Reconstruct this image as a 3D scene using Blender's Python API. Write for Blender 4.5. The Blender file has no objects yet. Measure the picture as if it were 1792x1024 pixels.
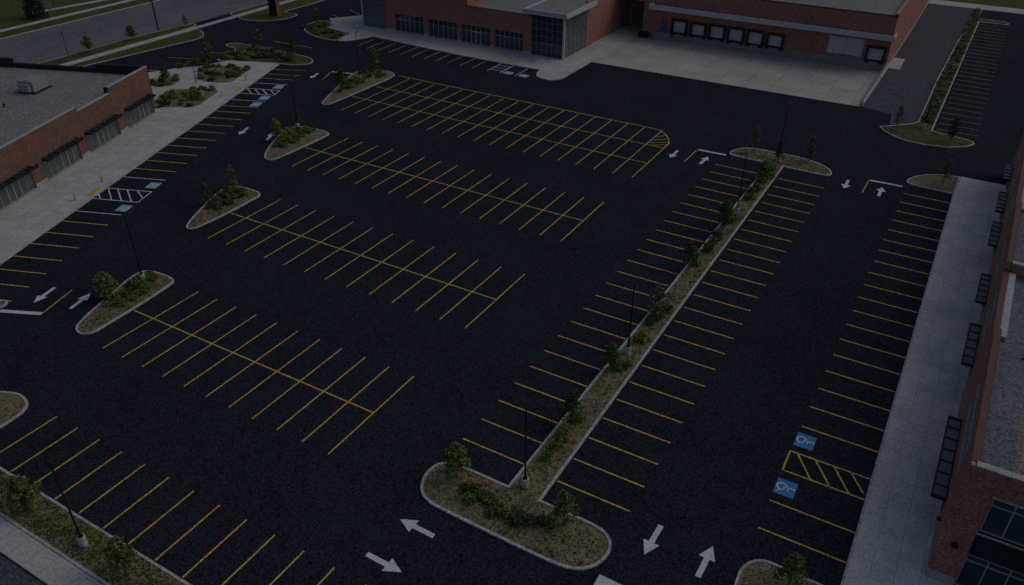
import bpy, bmesh, math, random
from mathutils import Vector, Matrix
random.seed(7)
R = math.radians
SC = bpy.context.scene
COL = SC.collection

# ------------------------------------------------------------------ materials
def nodes_of(name):
    m = bpy.data.materials.new(name)
    m.use_nodes = True
    nt = m.node_tree
    return m, nt, nt.nodes['Principled BSDF']

def add(nt, kind, **kw):
    n = nt.nodes.new(kind)
    for k, v in kw.items():
        setattr(n, k, v)
    return n

def math_node(nt, op, a, b=None, clamp=False):
    n = add(nt, 'ShaderNodeMath', operation=op, use_clamp=clamp)
    for i, v in enumerate((a, b)):
        if v is None:
            continue
        if isinstance(v, (int, float)):
            n.inputs[i].default_value = v
        else:
            nt.links.new(v, n.inputs[i])
    return n.outputs[0]

def noise(nt, pos, scale, detail=3.0, rough=0.6):
    n = add(nt, 'ShaderNodeTexNoise')
    n.inputs['Scale'].default_value = scale
    n.inputs['Detail'].default_value = detail
    n.inputs['Roughness'].default_value = rough
    nt.links.new(pos, n.inputs['Vector'])
    return n.outputs['Fac']

def mixcol(nt, fac, a, b):
    n = add(nt, 'ShaderNodeMix', data_type='RGBA')
    if isinstance(fac, (int, float)):
        n.inputs[0].default_value = fac
    else:
        nt.links.new(fac, n.inputs[0])
    for i, v in ((6, a), (7, b)):
        if isinstance(v, (tuple, list)):
            n.inputs[i].default_value = (*v[:3], 1)
        else:
            nt.links.new(v, n.inputs[i])
    return n.outputs[2]

def scale_col(nt, col, fac):
    n = add(nt, 'ShaderNodeVectorMath', operation='SCALE')
    if isinstance(col, (tuple, list)):
        n.inputs[0].default_value = col[:3]
    else:
        nt.links.new(col, n.inputs[0])
    if isinstance(fac, (int, float)):
        n.inputs['Scale'].default_value = fac
    else:
        nt.links.new(fac, n.inputs['Scale'])
    return n.outputs[0]

def world_pos(nt):
    return add(nt, 'ShaderNodeNewGeometry').outputs['Position']

def speckle(nt, pos, size):
    """hard grain: one random value per cell of that size"""
    v = add(nt, 'ShaderNodeVectorMath', operation='SCALE')
    nt.links.new(pos, v.inputs[0]); v.inputs['Scale'].default_value = 1.0/size
    f = add(nt, 'ShaderNodeVectorMath', operation='FLOOR')
    nt.links.new(v.outputs[0], f.inputs[0])
    w = add(nt, 'ShaderNodeTexWhiteNoise', noise_dimensions='3D')
    nt.links.new(f.outputs[0], w.inputs['Vector'])
    return w.outputs['Value']

def surface(name, base, base2=None, big=0.05, mid=1.5, big_amt=0.25, mid_amt=0.2, grain=0.0, grain_size=0.08,
            rough=0.85, spec=0.3, patch=None):
    """base to base2 by large noise, times (1 + mid noise + grain)"""
    m, nt, b = nodes_of(name)
    pos = world_pos(nt)
    n1 = noise(nt, pos, big, 4)
    n2 = noise(nt, pos, mid, 5, 0.7)
    col = base
    if base2:
        ramp = add(nt, 'ShaderNodeMapRange'); ramp.inputs[1].default_value = 0.36; ramp.inputs[2].default_value = 0.64
        nt.links.new(n2 if patch is None else noise(nt, pos, patch, 4, 0.65), ramp.inputs[0])
        col = mixcol(nt, ramp.outputs[0], base, base2)
    f = math_node(nt, 'MULTIPLY', math_node(nt, 'SUBTRACT', n1, 0.5), big_amt*2)
    g = math_node(nt, 'MULTIPLY', math_node(nt, 'SUBTRACT', n2, 0.5), mid_amt*2)
    s = math_node(nt, 'ADD', math_node(nt, 'ADD', f, g), 1.0)
    if grain:
        w = math_node(nt, 'MULTIPLY', math_node(nt, 'SUBTRACT', speckle(nt, pos, grain_size), 0.5), grain*2)
        s = math_node(nt, 'ADD', s, w)
        w = math_node(nt, 'MULTIPLY', math_node(nt, 'SUBTRACT', speckle(nt, pos, grain_size*2.1), 0.5), grain*.6)
        s = math_node(nt, 'ADD', s, w)
        s = math_node(nt, 'MAXIMUM', s, 0.05)
    nt.links.new(scale_col(nt, col, s), b.inputs['Base Color'])
    b.inputs['Roughness'].default_value = rough
    b.inputs['Specular IOR Level'].default_value = spec
    return m

def plain(name, col, rough=0.6, metal=0.0, spec=0.4, vary=0.12, scale=2.0):
    m, nt, b = nodes_of(name)
    pos = world_pos(nt)
    s = math_node(nt, 'ADD', math_node(nt, 'MULTIPLY', math_node(nt, 'SUBTRACT', noise(nt, pos, scale, 4, .7), 0.5), vary*2), 1.0)
    nt.links.new(scale_col(nt, col, s), b.inputs['Base Color'])
    b.inputs['Roughness'].default_value = rough
    b.inputs['Metallic'].default_value = metal
    b.inputs['Specular IOR Level'].default_value = spec
    return m

def paving(name, base, joint, ax, step, jw=0.05, base2=None, grain=0.12, slab=0.08):
    """slabs with joints along direction ax and across it, slab-to-slab tone"""
    m, nt, b = nodes_of(name)
    pos = world_pos(nt)
    def along(v):
        n = add(nt, 'ShaderNodeVectorMath', operation='DOT_PRODUCT')
        nt.links.new(pos, n.inputs[0]); n.inputs[1].default_value = v
        return math_node(nt, 'DIVIDE', n.outputs['Value'], step)
    u = along((ax[0], ax[1], 0)); v = along((-ax[1], ax[0], 0))
    def line(x):
        fr = math_node(nt, 'FRACT', x)
        return math_node(nt, 'LESS_THAN', fr, jw/step)
    j = math_node(nt, 'MAXIMUM', line(u), line(v))
    cv = add(nt, 'ShaderNodeCombineXYZ')
    nt.links.new(math_node(nt, 'FLOOR', u), cv.inputs[0]); nt.links.new(math_node(nt, 'FLOOR', v), cv.inputs[1])
    w = add(nt, 'ShaderNodeTexWhiteNoise', noise_dimensions='3D'); nt.links.new(cv.outputs[0], w.inputs['Vector'])
    n1 = noise(nt, pos, 0.12, 5, .65); n2 = noise(nt, pos, 1.2, 5, .7)
    col = base
    if base2:
        r = add(nt, 'ShaderNodeMapRange'); r.inputs[1].default_value = .52; r.inputs[2].default_value = .75
        nt.links.new(noise(nt, pos, 0.25, 4, .6), r.inputs[0]); col = mixcol(nt, r.outputs[0], base, base2)
    s = math_node(nt, 'ADD', math_node(nt, 'MULTIPLY', math_node(nt, 'SUBTRACT', w.outputs['Value'], .5), slab*2), 1.0)
    s = math_node(nt, 'ADD', s, math_node(nt, 'MULTIPLY', math_node(nt, 'SUBTRACT', n1, .5), .35))
    s = math_node(nt, 'ADD', s, math_node(nt, 'MULTIPLY', math_node(nt, 'SUBTRACT', n2, .5), .25))
    s = math_node(nt, 'ADD', s, math_node(nt, 'MULTIPLY', math_node(nt, 'SUBTRACT', speckle(nt, pos, .11), .5), grain*3))
    s = math_node(nt, 'MULTIPLY', s, math_node(nt, 'SUBTRACT', 1.0, math_node(nt, 'MULTIPLY', j, joint)))
    nt.links.new(scale_col(nt, col, s), b.inputs['Base Color'])
    b.inputs['Roughness'].default_value = 0.9; b.inputs['Specular IOR Level'].default_value = .2
    return m

def brick(name, ax, c1, c2, mortar):
    m, nt, b = nodes_of(name)
    pos = world_pos(nt)
    d = add(nt, 'ShaderNodeVectorMath', operation='DOT_PRODUCT'); nt.links.new(pos, d.inputs[0]); d.inputs[1].default_value = (ax[0], ax[1], 0)
    sep = add(nt, 'ShaderNodeSeparateXYZ'); nt.links.new(pos, sep.inputs[0])
    cv = add(nt, 'ShaderNodeCombineXYZ'); nt.links.new(d.outputs['Value'], cv.inputs[0]); nt.links.new(sep.outputs[2], cv.inputs[1])
    t = add(nt, 'ShaderNodeTexBrick')
    nt.links.new(cv.outputs[0], t.inputs['Vector'])
    t.inputs['Color1'].default_value = (*c1, 1); t.inputs['Color2'].default_value = (*c2, 1); t.inputs['Mortar'].default_value = (*mortar, 1)
    t.inputs['Scale'].default_value = 1.0; t.inputs['Brick Width'].default_value = 0.30; t.inputs['Row Height'].default_value = 0.10
    t.inputs['Mortar Size'].default_value = 0.008; t.inputs['Bias'].default_value = 0.0
    s = math_node(nt, 'ADD', math_node(nt, 'MULTIPLY', math_node(nt, 'SUBTRACT', noise(nt, pos, 0.6, 5, .7), .5), .5), 1.0)
    s = math_node(nt, 'ADD', s, math_node(nt, 'MULTIPLY', math_node(nt, 'SUBTRACT', speckle(nt, pos, .10), .5), .75))
    nt.links.new(scale_col(nt, t.outputs['Color'], s), b.inputs['Base Color'])
    b.inputs['Roughness'].default_value = .9; b.inputs['Specular IOR Level'].default_value = .2
    return m

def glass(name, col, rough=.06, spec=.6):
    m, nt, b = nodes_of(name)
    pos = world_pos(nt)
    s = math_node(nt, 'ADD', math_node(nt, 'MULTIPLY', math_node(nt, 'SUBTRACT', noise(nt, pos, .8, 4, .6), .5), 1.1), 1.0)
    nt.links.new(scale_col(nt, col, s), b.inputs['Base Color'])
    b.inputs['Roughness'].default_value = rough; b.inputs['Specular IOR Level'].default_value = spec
    return m

def leaf(name, col, vary=.35):
    m, nt, b = nodes_of(name)
    pos = world_pos(nt)
    s = math_node(nt, 'ADD', math_node(nt, 'MULTIPLY', math_node(nt, 'SUBTRACT', noise(nt, pos, 1.8, 3, .6), .5), vary*2), 1.0)
    s = math_node(nt, 'ADD', s, math_node(nt, 'MULTIPLY', math_node(nt, 'SUBTRACT', speckle(nt, pos, .15), .5), .5))
    nt.links.new(scale_col(nt, col, s), b.inputs['Base Color'])
    b.inputs['Roughness'].default_value = .6; b.inputs['Specular IOR Level'].default_value = .25
    return m

M = {}
M['asphalt'] = surface('fresh_asphalt', (.0225,.0229,.0390), (.0230,.0229,.0330), .11, .6, .30, .24, .8, .07, .95, .05, .045)
M['old_asphalt'] = surface('worn_asphalt', (.088,.089,.106), (.072,.075,.096), .05, .4, .22, .2, .5, .12, .92, .1)
M['road'] = surface('road_asphalt', (.185,.182,.192), (.125,.125,.142), .04, .25, .2, .15, .4, .12, .92, .1, .08)
M['walk'] = paving('concrete_walk', (.515,.505,.50), .4, (.938,.347), 1.6, base2=(.43,.42,.40))
M['walk_right'] = paving('concrete_walk_right', (.625,.610,.600), .3, (1,0), 1.5, base2=(.54,.505,.455))
M['apron'] = paving('dock_concrete', (.45,.430,.395), .45, (1,0), 4.5, .08, base2=(.36,.34,.305))
M['path'] = paving('concrete_path', (.47,.46,.455), .3, (0,1), 1.6, base2=(.40,.39,.375))
M['kerb'] = surface('kerb_concrete', (.51,.50,.52), (.385,.375,.375), .2, 1.4, .15, .25, .35, .09, .9, .2, 1.1)
M['grass'] = surface('mown_grass', (.085,.105,.030), (.050,.068,.019), .08, 1.1, .3, .35, .5, .12, .95, .1)
M['weeds'] = surface('weedy_grass', (.100,.110,.040), (.048,.058,.020), .15, .7, .35, .4, .6, .14, .95, .1)
M['mulch'] = surface('dry_mulch', (.255,.200,.140), (.130,.128,.055), .2, .55, .25, .4, .6, .1, .95, .1)
M['yellow'] = surface('yellow_paint', (.72,.485,.085), (.50,.34,.075), .3, 2.5, .2, .45, .5, .07, .8, .2)
M['faded'] = surface('faded_yellow_paint', (.43,.35,.17), (.33,.27,.14), .3, 2.5, .3, .4, .4, .07, .85, .1)
M['white'] = surface('white_paint', (.66,.66,.68), None, .3, 2.2, .15, .3, .25, .07, .8, .2)
M['blue'] = surface('blue_paint', (.05,.25,.56), None, .5, 2.5, .15, .3, .3, .07, .8, .2)
M['pale_blue'] = surface('faded_blue_paint', (.24,.46,.60), None, .5, 2.5, .15, .3, .3, .07, .8, .2)
M['signal_yellow'] = plain('signal_yellow', (.55,.40,.04), .6)
M['roof'] = surface('gravel_roof', (.250,.248,.245), (.205,.205,.208), .05, .5, .2, .18, .45, .12, .95, .15)
M['roof_brown'] = surface('gravel_roof_brown', (.235,.208,.172), (.178,.162,.145), .06, .35, .25, .2, .45, .1, .95, .15, .1)
M['membrane'] = surface('dark_roof_membrane', (.024,.026,.036), None, .2, 1.2, .2, .25, .2, .1, .85, .25)
M['roof_bluish'] = surface('bluish_roof_edge', (.140,.147,.178), (.165,.168,.185), .06, .35, .25, .2, .45, .1, .95, .15, .1)
M['brown_cap'] = plain('brown_metal_cap', (.125,.055,.048), .7)
M['strip'] = surface('pale_roof_strip', (.42,.425,.44), None, .2, 1.2, .2, .2, .2, .1, .8, .25)
M['coping'] = surface('stone_coping', (.40,.385,.37), None, .3, 1.5, .15, .2, .2, .1, .85, .25)
M['white_metal'] = surface('pale_metal_fascia', (.46,.49,.54), None, .2, 1.0, .12, .15, .1, .1, .5, .4)
M['dock_door'] = surface('dock_door_panel', (.52,.545,.57), None, .3, .9, .15, .2, .15, .1, .6, .3)
M['grey_door'] = plain('blue_grey_door', (.09,.115,.15), .5)
M['plinth'] = surface('plinth_block', (.25,.25,.245), None, .3, 1.5, .2, .25, .25, .1, .9, .2)
M['rubber'] = plain('black_rubber', (.012,.013,.018), .7)
M['black_metal'] = plain('black_metal', (.014,.015,.019), .55, 0.3)
M['alu'] = plain('window_frame_metal', (.46,.47,.49), .45, .2)
M['alu_dark'] = plain('dark_window_frame', (.22,.23,.25), .45, .2)
M['tint'] = plain('smoked_canopy_panel', (.035,.037,.050), .4, 0, .4)
M['smoke'] = plain('grey_canopy_panel', (.125,.130,.155), .4, 0, .4)
M['glass_left'] = glass('shop_glass', (.095,.125,.122))
M['glass_top'] = glass('dark_shop_glass', (.030,.044,.060))
M['glass_side'] = glass('grey_curtain_glass', (.11,.125,.13))
M['glass_right'] = glass('right_shop_glass', (.048,.070,.085))
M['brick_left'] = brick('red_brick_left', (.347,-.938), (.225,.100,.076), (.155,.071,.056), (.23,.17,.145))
M['brick_top'] = brick('red_brick_rear', (1,1), (.40,.155,.122), (.28,.110,.088), (.36,.25,.21))
M['brick_right'] = brick('red_brick_right', (1,1), (.42,.165,.128), (.295,.116,.092), (.36,.25,.21))
M['bark'] = plain('bark', (.085,.068,.052), .9, 0, .1, .3, 9)
M['pale_bark'] = plain('pale_bare_bark', (.26,.25,.235), .9, 0, .1, .3, 9)
M['grey_steel'] = plain('galvanised_steel', (.22,.23,.24), .5, .3)
M['unit'] = plain('rooftop_unit_paint', (.27,.275,.29), .55)
TONES = {
 'green': ((.125,.200,.042),(.078,.130,.029),(.175,.255,.056)),
 'dark':  ((.066,.115,.034),(.042,.076,.024),(.096,.150,.044)),
 'yellow':((.205,.225,.040),(.135,.160,.032),(.265,.275,.055)),
 'olive': ((.120,.135,.042),(.075,.088,.030),(.165,.172,.058)),
 'spruce':((.022,.036,.036),(.014,.024,.025),(.034,.050,.048)),
}
for k, v in TONES.items():
    for i, c in enumerate(v):
        M[f'leaf_{k}{i}'] = leaf(f'leaf_{k}_{("mid","deep","light")[i]}', c)

# ------------------------------------------------------------------ mesh helpers
class MB:
    def __init__(self):
        self.v = []; self.f = []; self.mi = []
    def quad(self, pts, mi=0):
        i = len(self.v); self.v += [tuple(p) for p in pts]; self.f.append(tuple(range(i, i+len(pts)))); self.mi.append(mi)
    def hexa(self, c, mi=0):
        i = len(self.v); self.v += [tuple(p) for p in c]
        for q in ((0,3,2,1),(4,5,6,7),(0,1,5,4),(1,2,6,5),(2,3,7,6),(3,0,4,7)):
            self.f.append(tuple(i+k for k in q)); self.mi.append(mi)
    def box(self, x0,x1,y0,y1,z0,z1, mi=0):
        self.hexa([(x0,y0,z0),(x1,y0,z0),(x1,y1,z0),(x0,y1,z0),(x0,y0,z1),(x1,y0,z1),(x1,y1,z1),(x0,y1,z1)], mi)
    def fbox(self, F, s0,s1,t0,t1,z0,z1, mi=0):
        P,u,n = F
        def w(s,t,z): return (P[0]+u[0]*s+n[0]*t, P[1]+u[1]*s+n[1]*t, z)
        self.hexa([w(s0,t0,z0),w(s1,t0,z0),w(s1,t1,z0),w(s0,t1,z0),w(s0,t0,z1),w(s1,t0,z1),w(s1,t1,z1),w(s0,t1,z1)], mi)
    def tube(self, pts, radii, seg=8, cap=True, mi=0):
        rings = []
        for k,(p,r) in enumerate(zip(pts, radii)):
            p = Vector(p)
            a = Vector(pts[max(k-1,0)]); b = Vector(pts[min(k+1,len(pts)-1)])
            t = (b-a).normalized()
            x = t.cross(Vector((0.31,0.95,0.05))).normalized(); y = t.cross(x)
            i = len(self.v)
            for j in range(seg):
                q = p + (x*math.cos(2*math.pi*j/seg)+y*math.sin(2*math.pi*j/seg))*r
                self.v.append(tuple(q))
            rings.append(i)
        for a,b in zip(rings, rings[1:]):
            for j in range(seg):
                self.f.append((a+j, a+(j+1)%seg, b+(j+1)%seg, b+j)); self.mi.append(mi)
        if cap:
            self.f.append(tuple(rings[0]+j for j in reversed(range(seg)))); self.mi.append(mi)
            self.f.append(tuple(rings[-1]+j for j in range(seg))); self.mi.append(mi)
    def poly_flat(self, pts, z, mi=0):
        self.quad([(x,y,z) for x,y in pts], mi)
    def build(self, name, mats, parent=None, loc=None, fix=True):
        me = bpy.data.meshes.new(name)
        o = (0,0,0) if loc is None else loc
        me.from_pydata([(x-o[0],y-o[1],z-o[2]) for x,y,z in self.v], [], self.f)
        if not isinstance(mats,(list,tuple)): mats=[mats]
        for m in mats: me.materials.append(m)
        me.polygons.foreach_set('material_index', self.mi)
        if fix:
            bm = bmesh.new(); bm.from_mesh(me)
            big = [f for f in bm.faces if len(f.verts)>4]
            if big: bmesh.ops.triangulate(bm, faces=big)
            bmesh.ops.recalc_face_normals(bm, faces=bm.faces)
            bm.to_mesh(me); bm.free()
        me.update()
        ob = bpy.data.objects.new(name, me); COL.objects.link(ob)
        if loc is not None: ob.location = loc
        if parent is not None:
            ob.parent = parent
            base = Vector((0,0,0)); q = parent
            while q is not None: base += Vector(q.location); q = q.parent
            ob.location = Vector(o) - base
        return ob

def tag(o, label, cat, group=None, kind=None):
    if label: o['label'] = label
    if cat: o['category'] = cat
    if group: o['group'] = group
    if kind: o['kind'] = kind
    return o
def thing(name, label, cat, loc=(0,0,0), group=None):
    o = bpy.data.objects.new(name, None); COL.objects.link(o); o.location = loc
    o.empty_display_size = .5
    return tag(o, label, cat, group)
def copy_tree(o, parent=None):
    c = o.copy(); COL.objects.link(c)
    if parent is not None: c.parent = parent
    for ch in list(o.children): copy_tree(ch, c)
    return c
def area(p):
    return .5*sum(p[i][0]*p[(i+1)%len(p)][1]-p[(i+1)%len(p)][0]*p[i][1] for i in range(len(p)))
def ccw(p): return list(p) if area(p)>0 else list(reversed(p))
def inset(p, w):
    p = ccw(p); n=len(p); out=[]
    for i in range(n):
        a=Vector(p[i-1]);b=Vector(p[i]);c=Vector(p[(i+1)%n])
        e1=(b-a).normalized(); e2=(c-b).normalized()
        n1=Vector((-e1.y,e1.x)); n2=Vector((-e2.y,e2.x))
        k=n1+n2
        if k.length<1e-6: k=n1.copy()
        k=k.normalized(); d=max(k.dot(n1),.45)
        out.append(tuple(b+k*(w/d)))
    return out
def chaikin(p, it=2, sharp=()):
    """round the corners of a closed outline; indices in sharp keep their corner"""
    pts=[(Vector(q), i in sharp) for i,q in enumerate(p)]
    for _ in range(it):
        new=[]; n=len(pts)
        for i in range(n):
            (a,sa),(b,sb)=pts[i],pts[(i+1)%n]
            if sa: new.append((a,True))
            new.append((a.lerp(b,.25) if not sa else a.lerp(b,.1),False))
            new.append((a.lerp(b,.75) if not sb else a.lerp(b,.9),False))
        pts=new
    return [tuple(q) for q,_ in pts]
def prism(p, z0, z1, mb=None):
    mb = mb or MB(); p=ccw(p); n=len(p)
    for i in range(n):
        a,b=p[i],p[(i+1)%n]
        mb.quad([(a[0],a[1],z0),(b[0],b[1],z0),(b[0],b[1],z1),(a[0],a[1],z1)])
    mb.poly_flat(p,z1)
    return mb

# ------------------------------------------------------------------ ground, roads, pavements
def sheet(name, pts, z, mat, kind='structure'):
    mb=MB(); mb.poly_flat(ccw(pts), z)
    return tag(mb.build(name, M[mat]), None, None, None, kind)
def slab(name, pts, z1, mat, z0=-.02):
    return tag(prism(pts, z0, z1).build(name, M[mat]), None, None, None, 'structure')

sheet('ground', [(-1500,-1200),(1500,-1200),(1500,1800),(-1500,1800)], -.06, 'grass')
lot = sheet('parking_lot', [(-127.6,8.6),(-60,8.6),(-5.2,8.6),(-5.2,-30),(150,-30),(150,213.5),(-127.6,213.5)], 0., 'asphalt')
sheet('road', [(-151,-150),(-127.6,-150),(-127.6,500),(-151,500)], .004, 'road').name='road'
sheet('road', [(-127.6,-40),(-5.2,-40),(-5.2,7.9),(-127.6,7.9)], .004, 'old_asphalt')
sheet('driveway', [(6.3,131.6),(11.0,130.6),(11.5,125.7),(15.2,127.4),(15.2,153),(15.8,178),(16.6,207),(17.2,213.4),(6.3,213.4)], .004, 'old_asphalt')
slab('pavement', [(-60,213.5),(150,213.5),(150,218.5),(-60,218.5)], .1, 'path')
E_=Vector((-89.8,71.8)); D_=Vector((.347,-.938)); N_=Vector((.938,.347))
def LF(s,t): 
    v=E_+D_*s+N_*t; return (v.x,v.y)
# left shops' pavement and plaza
lw = [LF(62,0),LF(62,8.65),LF(-26.9,8.65),(-92.6,99.6),(-100.6,96.6),(-101.4,94.3),(-102.6,91.4),(-104.9,89.6),(-105.6,87.2),(-107.2,84.4),LF(-16.5,-12.5),LF(-14,-22),LF(0,-22),LF(0,0)]
slab('pavement', lw, .15, 'walk')
# kerb strip along that pavement, one shade paler
mb=MB(); F=((E_.x,E_.y),(D_.x,D_.y),(N_.x,N_.y)); mb.fbox(F,-26.9,62,8.655,8.82,-.02,.153)
tag(mb.build('kerb', M['kerb']),None,None,None,'structure')
# pavement in front of the rear store
tw=[(-91.6,117.4),(-89.7,119.0),(-87.6,123.6),(-80.5,123.0),(-66,121.9),(-47.9,121.6),(-47.4,119.6),(-46.6,118.2),(-45.3,117.5),(-43.4,117.4),(-42.5,118.2),(-42.0,119.6),(-41.9,131.2),(-41.9,160),(-47,160),(-47,129.4),(-95,129.4),(-100.4,136.4),(-105,130),(-100.7,126.4),(-100.2,123.9),(-93.4,123.2)]
slab('pavement', tw, .15, 'path')
sheet('dock_apron', [(-41.9,131.1),(6.05,131.5),(6.3,152.9),(-41.9,152.9)], .010, 'apron')
slab('pavement', [(22.7,20),(28.9,20),(28.9,109.7),(22.9,109.7),(22.7,103.4)], .15, 'walk_right')
mb=MB(); mb.box(22.53,22.695,20,103.3,-.02,.153)
tag(mb.build('kerb', M['kerb']),None,None,None,'structure')
slab('pavement', [(-127.6,8.0),(-5.6,8.0),(-5.6,9.85),(-127.6,9.85)], .12, 'path')
slab('pavement', [(-125.2,50),(-123.8,50),(-123.4,121.0),(-124.8,121.0)], .13, 'path')
slab('pavement', [(-124.9,121.004),(-123.4,121.004),(-123.6,300),(-125.2,300)], .13, 'path')
slab('pavement', [(-158.2,-100),(-156.6,-100),(-156.2,300),(-157.8,300)], .03, 'path', -.05)
slab('pavement', [(-166.5,100),(-165.1,100),(-161.6,118),(-163,118)], .03, 'path', -.05)
mb=MB(); mb.box(-151.3,-151.02,-100,400,-.05,.12)
tag(mb.build('kerb', M['kerb']),None,None,None,'structure')
# concrete landing by the dock's end wall
slab('landing', [(5.95,155.3),(8.5,155.3),(8.4,162.7),(6.55,162.7)], .16, 'path')

# ------------------------------------------------------------------ kerbed islands and lawns
def island(name, label, outline, kw=.2, h=.15, fill='mulch', group=None, fillname='planting_bed', cat='traffic island'):
    p=ccw(outline); c=(sum(q[0] for q in p)/len(p), sum(q[1] for q in p)/len(p), 0)
    root=thing(name,label,cat,c,group)
    q=inset(p,kw); mb=MB(); n=len(p)
    for i in range(n):
        j=(i+1)%n
        a,b,aa,bb=p[i],p[j],q[i],q[j]
        mb.quad([(a[0],a[1],-.02),(b[0],b[1],-.02),(b[0],b[1],h),(a[0],a[1],h)])
        mb.quad([(a[0],a[1],h),(b[0],b[1],h),(bb[0],bb[1],h),(aa[0],aa[1],h)])
        mb.quad([(aa[0],aa[1],h),(bb[0],bb[1],h),(bb[0],bb[1],h-.07),(aa[0],aa[1],h-.07)])
    mb.build('kerb', M['kerb'], root, c)
    mb=MB(); mb.poly_flat(q,h-.05); mb.build(fillname, M[fill], root, c)
    return root
tear = [
 ('teardrop island with green shrubs and a lamp post, third nearest row from the bottom left',
  [(-47.5,27.5),(-46.7,27.1),(-45.9,27.1),(-45.3,27.7),(-45.2,28.5),(-45.35,31.9),(-45.65,35.7),(-45.9,37.6),(-46.2,38.3),(-46.8,38.5),(-47.8,38.6),(-49.6,38.5),(-50.5,38.2),(-50.8,37.6),(-50.85,36.7),(-50.5,35.2),(-49.6,32.8),(-48.8,30.2),(-48.1,28.5)]),
 ('teardrop island with dark shrubs, beside the middle row of bays on the left',
  [(-55.0,47.4),(-54.4,46.95),(-53.8,47.1),(-53.45,47.8),(-53.2,52.2),(-53.3,57.2),(-53.5,58.1),(-54.3,58.5),(-56.0,58.6),(-57.6,58.5),(-58.7,58.0),(-59.1,57.1),(-58.4,54.6),(-57.3,52.0),(-56.0,49.1)]),
 ('teardrop island with yellow green shrubs, second from the rear of the four',
  [(-62.3,67.4),(-61.5,66.7),(-60.5,66.6),(-59.9,67.6),(-59.7,73.5),(-59.6,77.6),(-59.9,78.5),(-61.0,78.9),(-62.8,78.9),(-65.3,78.6),(-66.5,77.9),(-66.8,76.5),(-66.0,74.0),(-64.1,70.1)]),
 ('rearmost teardrop island with olive shrubs, facing the shops behind',
  [(-70.2,88.3),(-69.6,87.6),(-68.8,87.7),(-68.4,88.6),(-68.3,91.6),(-68.2,97.6),(-68.2,104.3),(-68.6,105.9),(-69.9,106.8),(-71.5,106.9),(-73.9,106.0),(-75.5,104.7),(-75.7,102.8),(-74.5,99.4),(-72.6,94.1)])]
for lab,pts in tear:
    island('planting_island', lab, chaikin(pts,1), .2, .15, 'mulch', 'teardrop islands at the row ends')
island('planting_island','rounded island end with a dark shrub at the left edge above the nearest bays',
  chaikin([(-40.2,13.3),(-40.0,15.5),(-40.1,17.2),(-40.5,18.2),(-41.4,18.7),(-42.8,18.9),(-44.5,18.2),(-48.5,16.6),(-49,13.3)],1,(0,8)), .2,.15,'mulch')
island('planting_island','tip of a kerbed island at the left edge beside the white stop line',
  chaikin([(-57.0,25.7),(-57.0,26.4),(-57.4,27.0),(-58.0,27.0),(-58.4,26.6),(-63,24.6),(-62,22.0)],1), .2,.15,'mulch')
tb0=[(-.95,31.0),(-4.8,31.05),(-6.3,30.8),(-7.0,30.1),(-7.1,28.8),(-6.7,27.7),(-6.1,27.0),(-5.3,26.65),(-4.4,26.5),(1.9,26.4),(5.8,26.4),(7.1,26.8),(7.9,27.6),(8.25,28.6),(8.25,29.6),(7.8,30.4),(6.9,30.9),(5.7,31.0),(1.9,31.0),
    (1.7,62),(1.6,100.9),(7.2,100.75),(7.8,101.3),(7.8,102.2),(7.1,103.5),(5.2,104.8),(2.6,105.4),(.2,105.4),(-3.1,105.4),(-4.8,104.9),(-5.9,103.7),(-6.4,102.4),(-6.2,101.5),(-5.6,101.1),(-.55,101.0),(-.7,62)]
tb=chaikin(tb0,1,[i for i,q in enumerate(tb0) if q in ((-.95,31.0),(1.9,31.0),(1.7,62),(1.6,100.9),(-.55,101.0),(-.7,62))])
island('median_island','long straight median island with a rounded tee at each end, splitting the bays', tb, .22,.15,'mulch')
island('planting_island','pointed kerbed island with patchy grass at the far end of the right pavement',
  chaikin([(22.85,109.6),(20.4,109.1),(18.4,107.8),(17.2,106.2),(16.7,104.6),(17.3,103.7),(20.1,103.5),(22.7,103.4)],1,(0,7)), .2,.15,'mulch')
island('planting_island','kerbed island cut by the bottom edge beside the right pavement',
  chaikin([(16.6,29),(16.4,31.6),(16.4,32.6),(16.9,33.6),(17.7,34.1),(18.9,34.05),(22.5,33.9),(22.5,29)],1,(0,6,7)), .2,.15,'mulch')
island('grass_island','long grassy strip between the grey drive and the far right bays, widening to a point',
  [(10.3,123.6),(10.9,122.4),(12.0,121.2),(13.4,120.1),(15.3,119.4),(17.3,119.2),(20.4,119.9),(22.6,121.6),(23.5,123.2),(23.2,124.1),(22.3,124.6),(17.5,125.7),(17.8,160),(18.2,200.6),(23.6,200.8),(23.9,202.2),(23.0,203.6),(17.6,204.2),(18.0,212.9),(16.9,212.9),(16.5,207),(15.6,178),(15.1,153),(15.1,128.7),(14.1,127.1)],
  .2,.15,'weeds',fillname='grass_bed')
island('planting_island','long hedge filled island with a rounded tip behind the plaza',
  chaikin([(-109.2,103.4),(-108.8,105.6),(-107.5,106.2),(-102.6,106.2),(-95.1,106.2),(-89.9,106.2),(-87.4,105.4),(-86.3,104.0),(-86.3,102.6),(-88,100.9),(-91.3,100.1),(-92.4,99.7),(-100.6,96.75),(-102.4,95.4),(-103.7,98),(-104.3,103.0)],1,(11,12)), .18,.15,'weeds')
island('planting_island','comma shaped grass island at the corner of the rear store pavement',
  chaikin([(-103.6,120.3),(-105.6,123.0),(-106.1,126.0),(-105.2,128.2),(-103.5,128.4),(-100.8,126.4),(-100.3,124.0),(-93.5,123.1),(-92.6,119.8),(-91.9,117.3),(-96.2,117.1),(-100.5,118.4)],1), .18,.155,'weeds')
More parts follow.
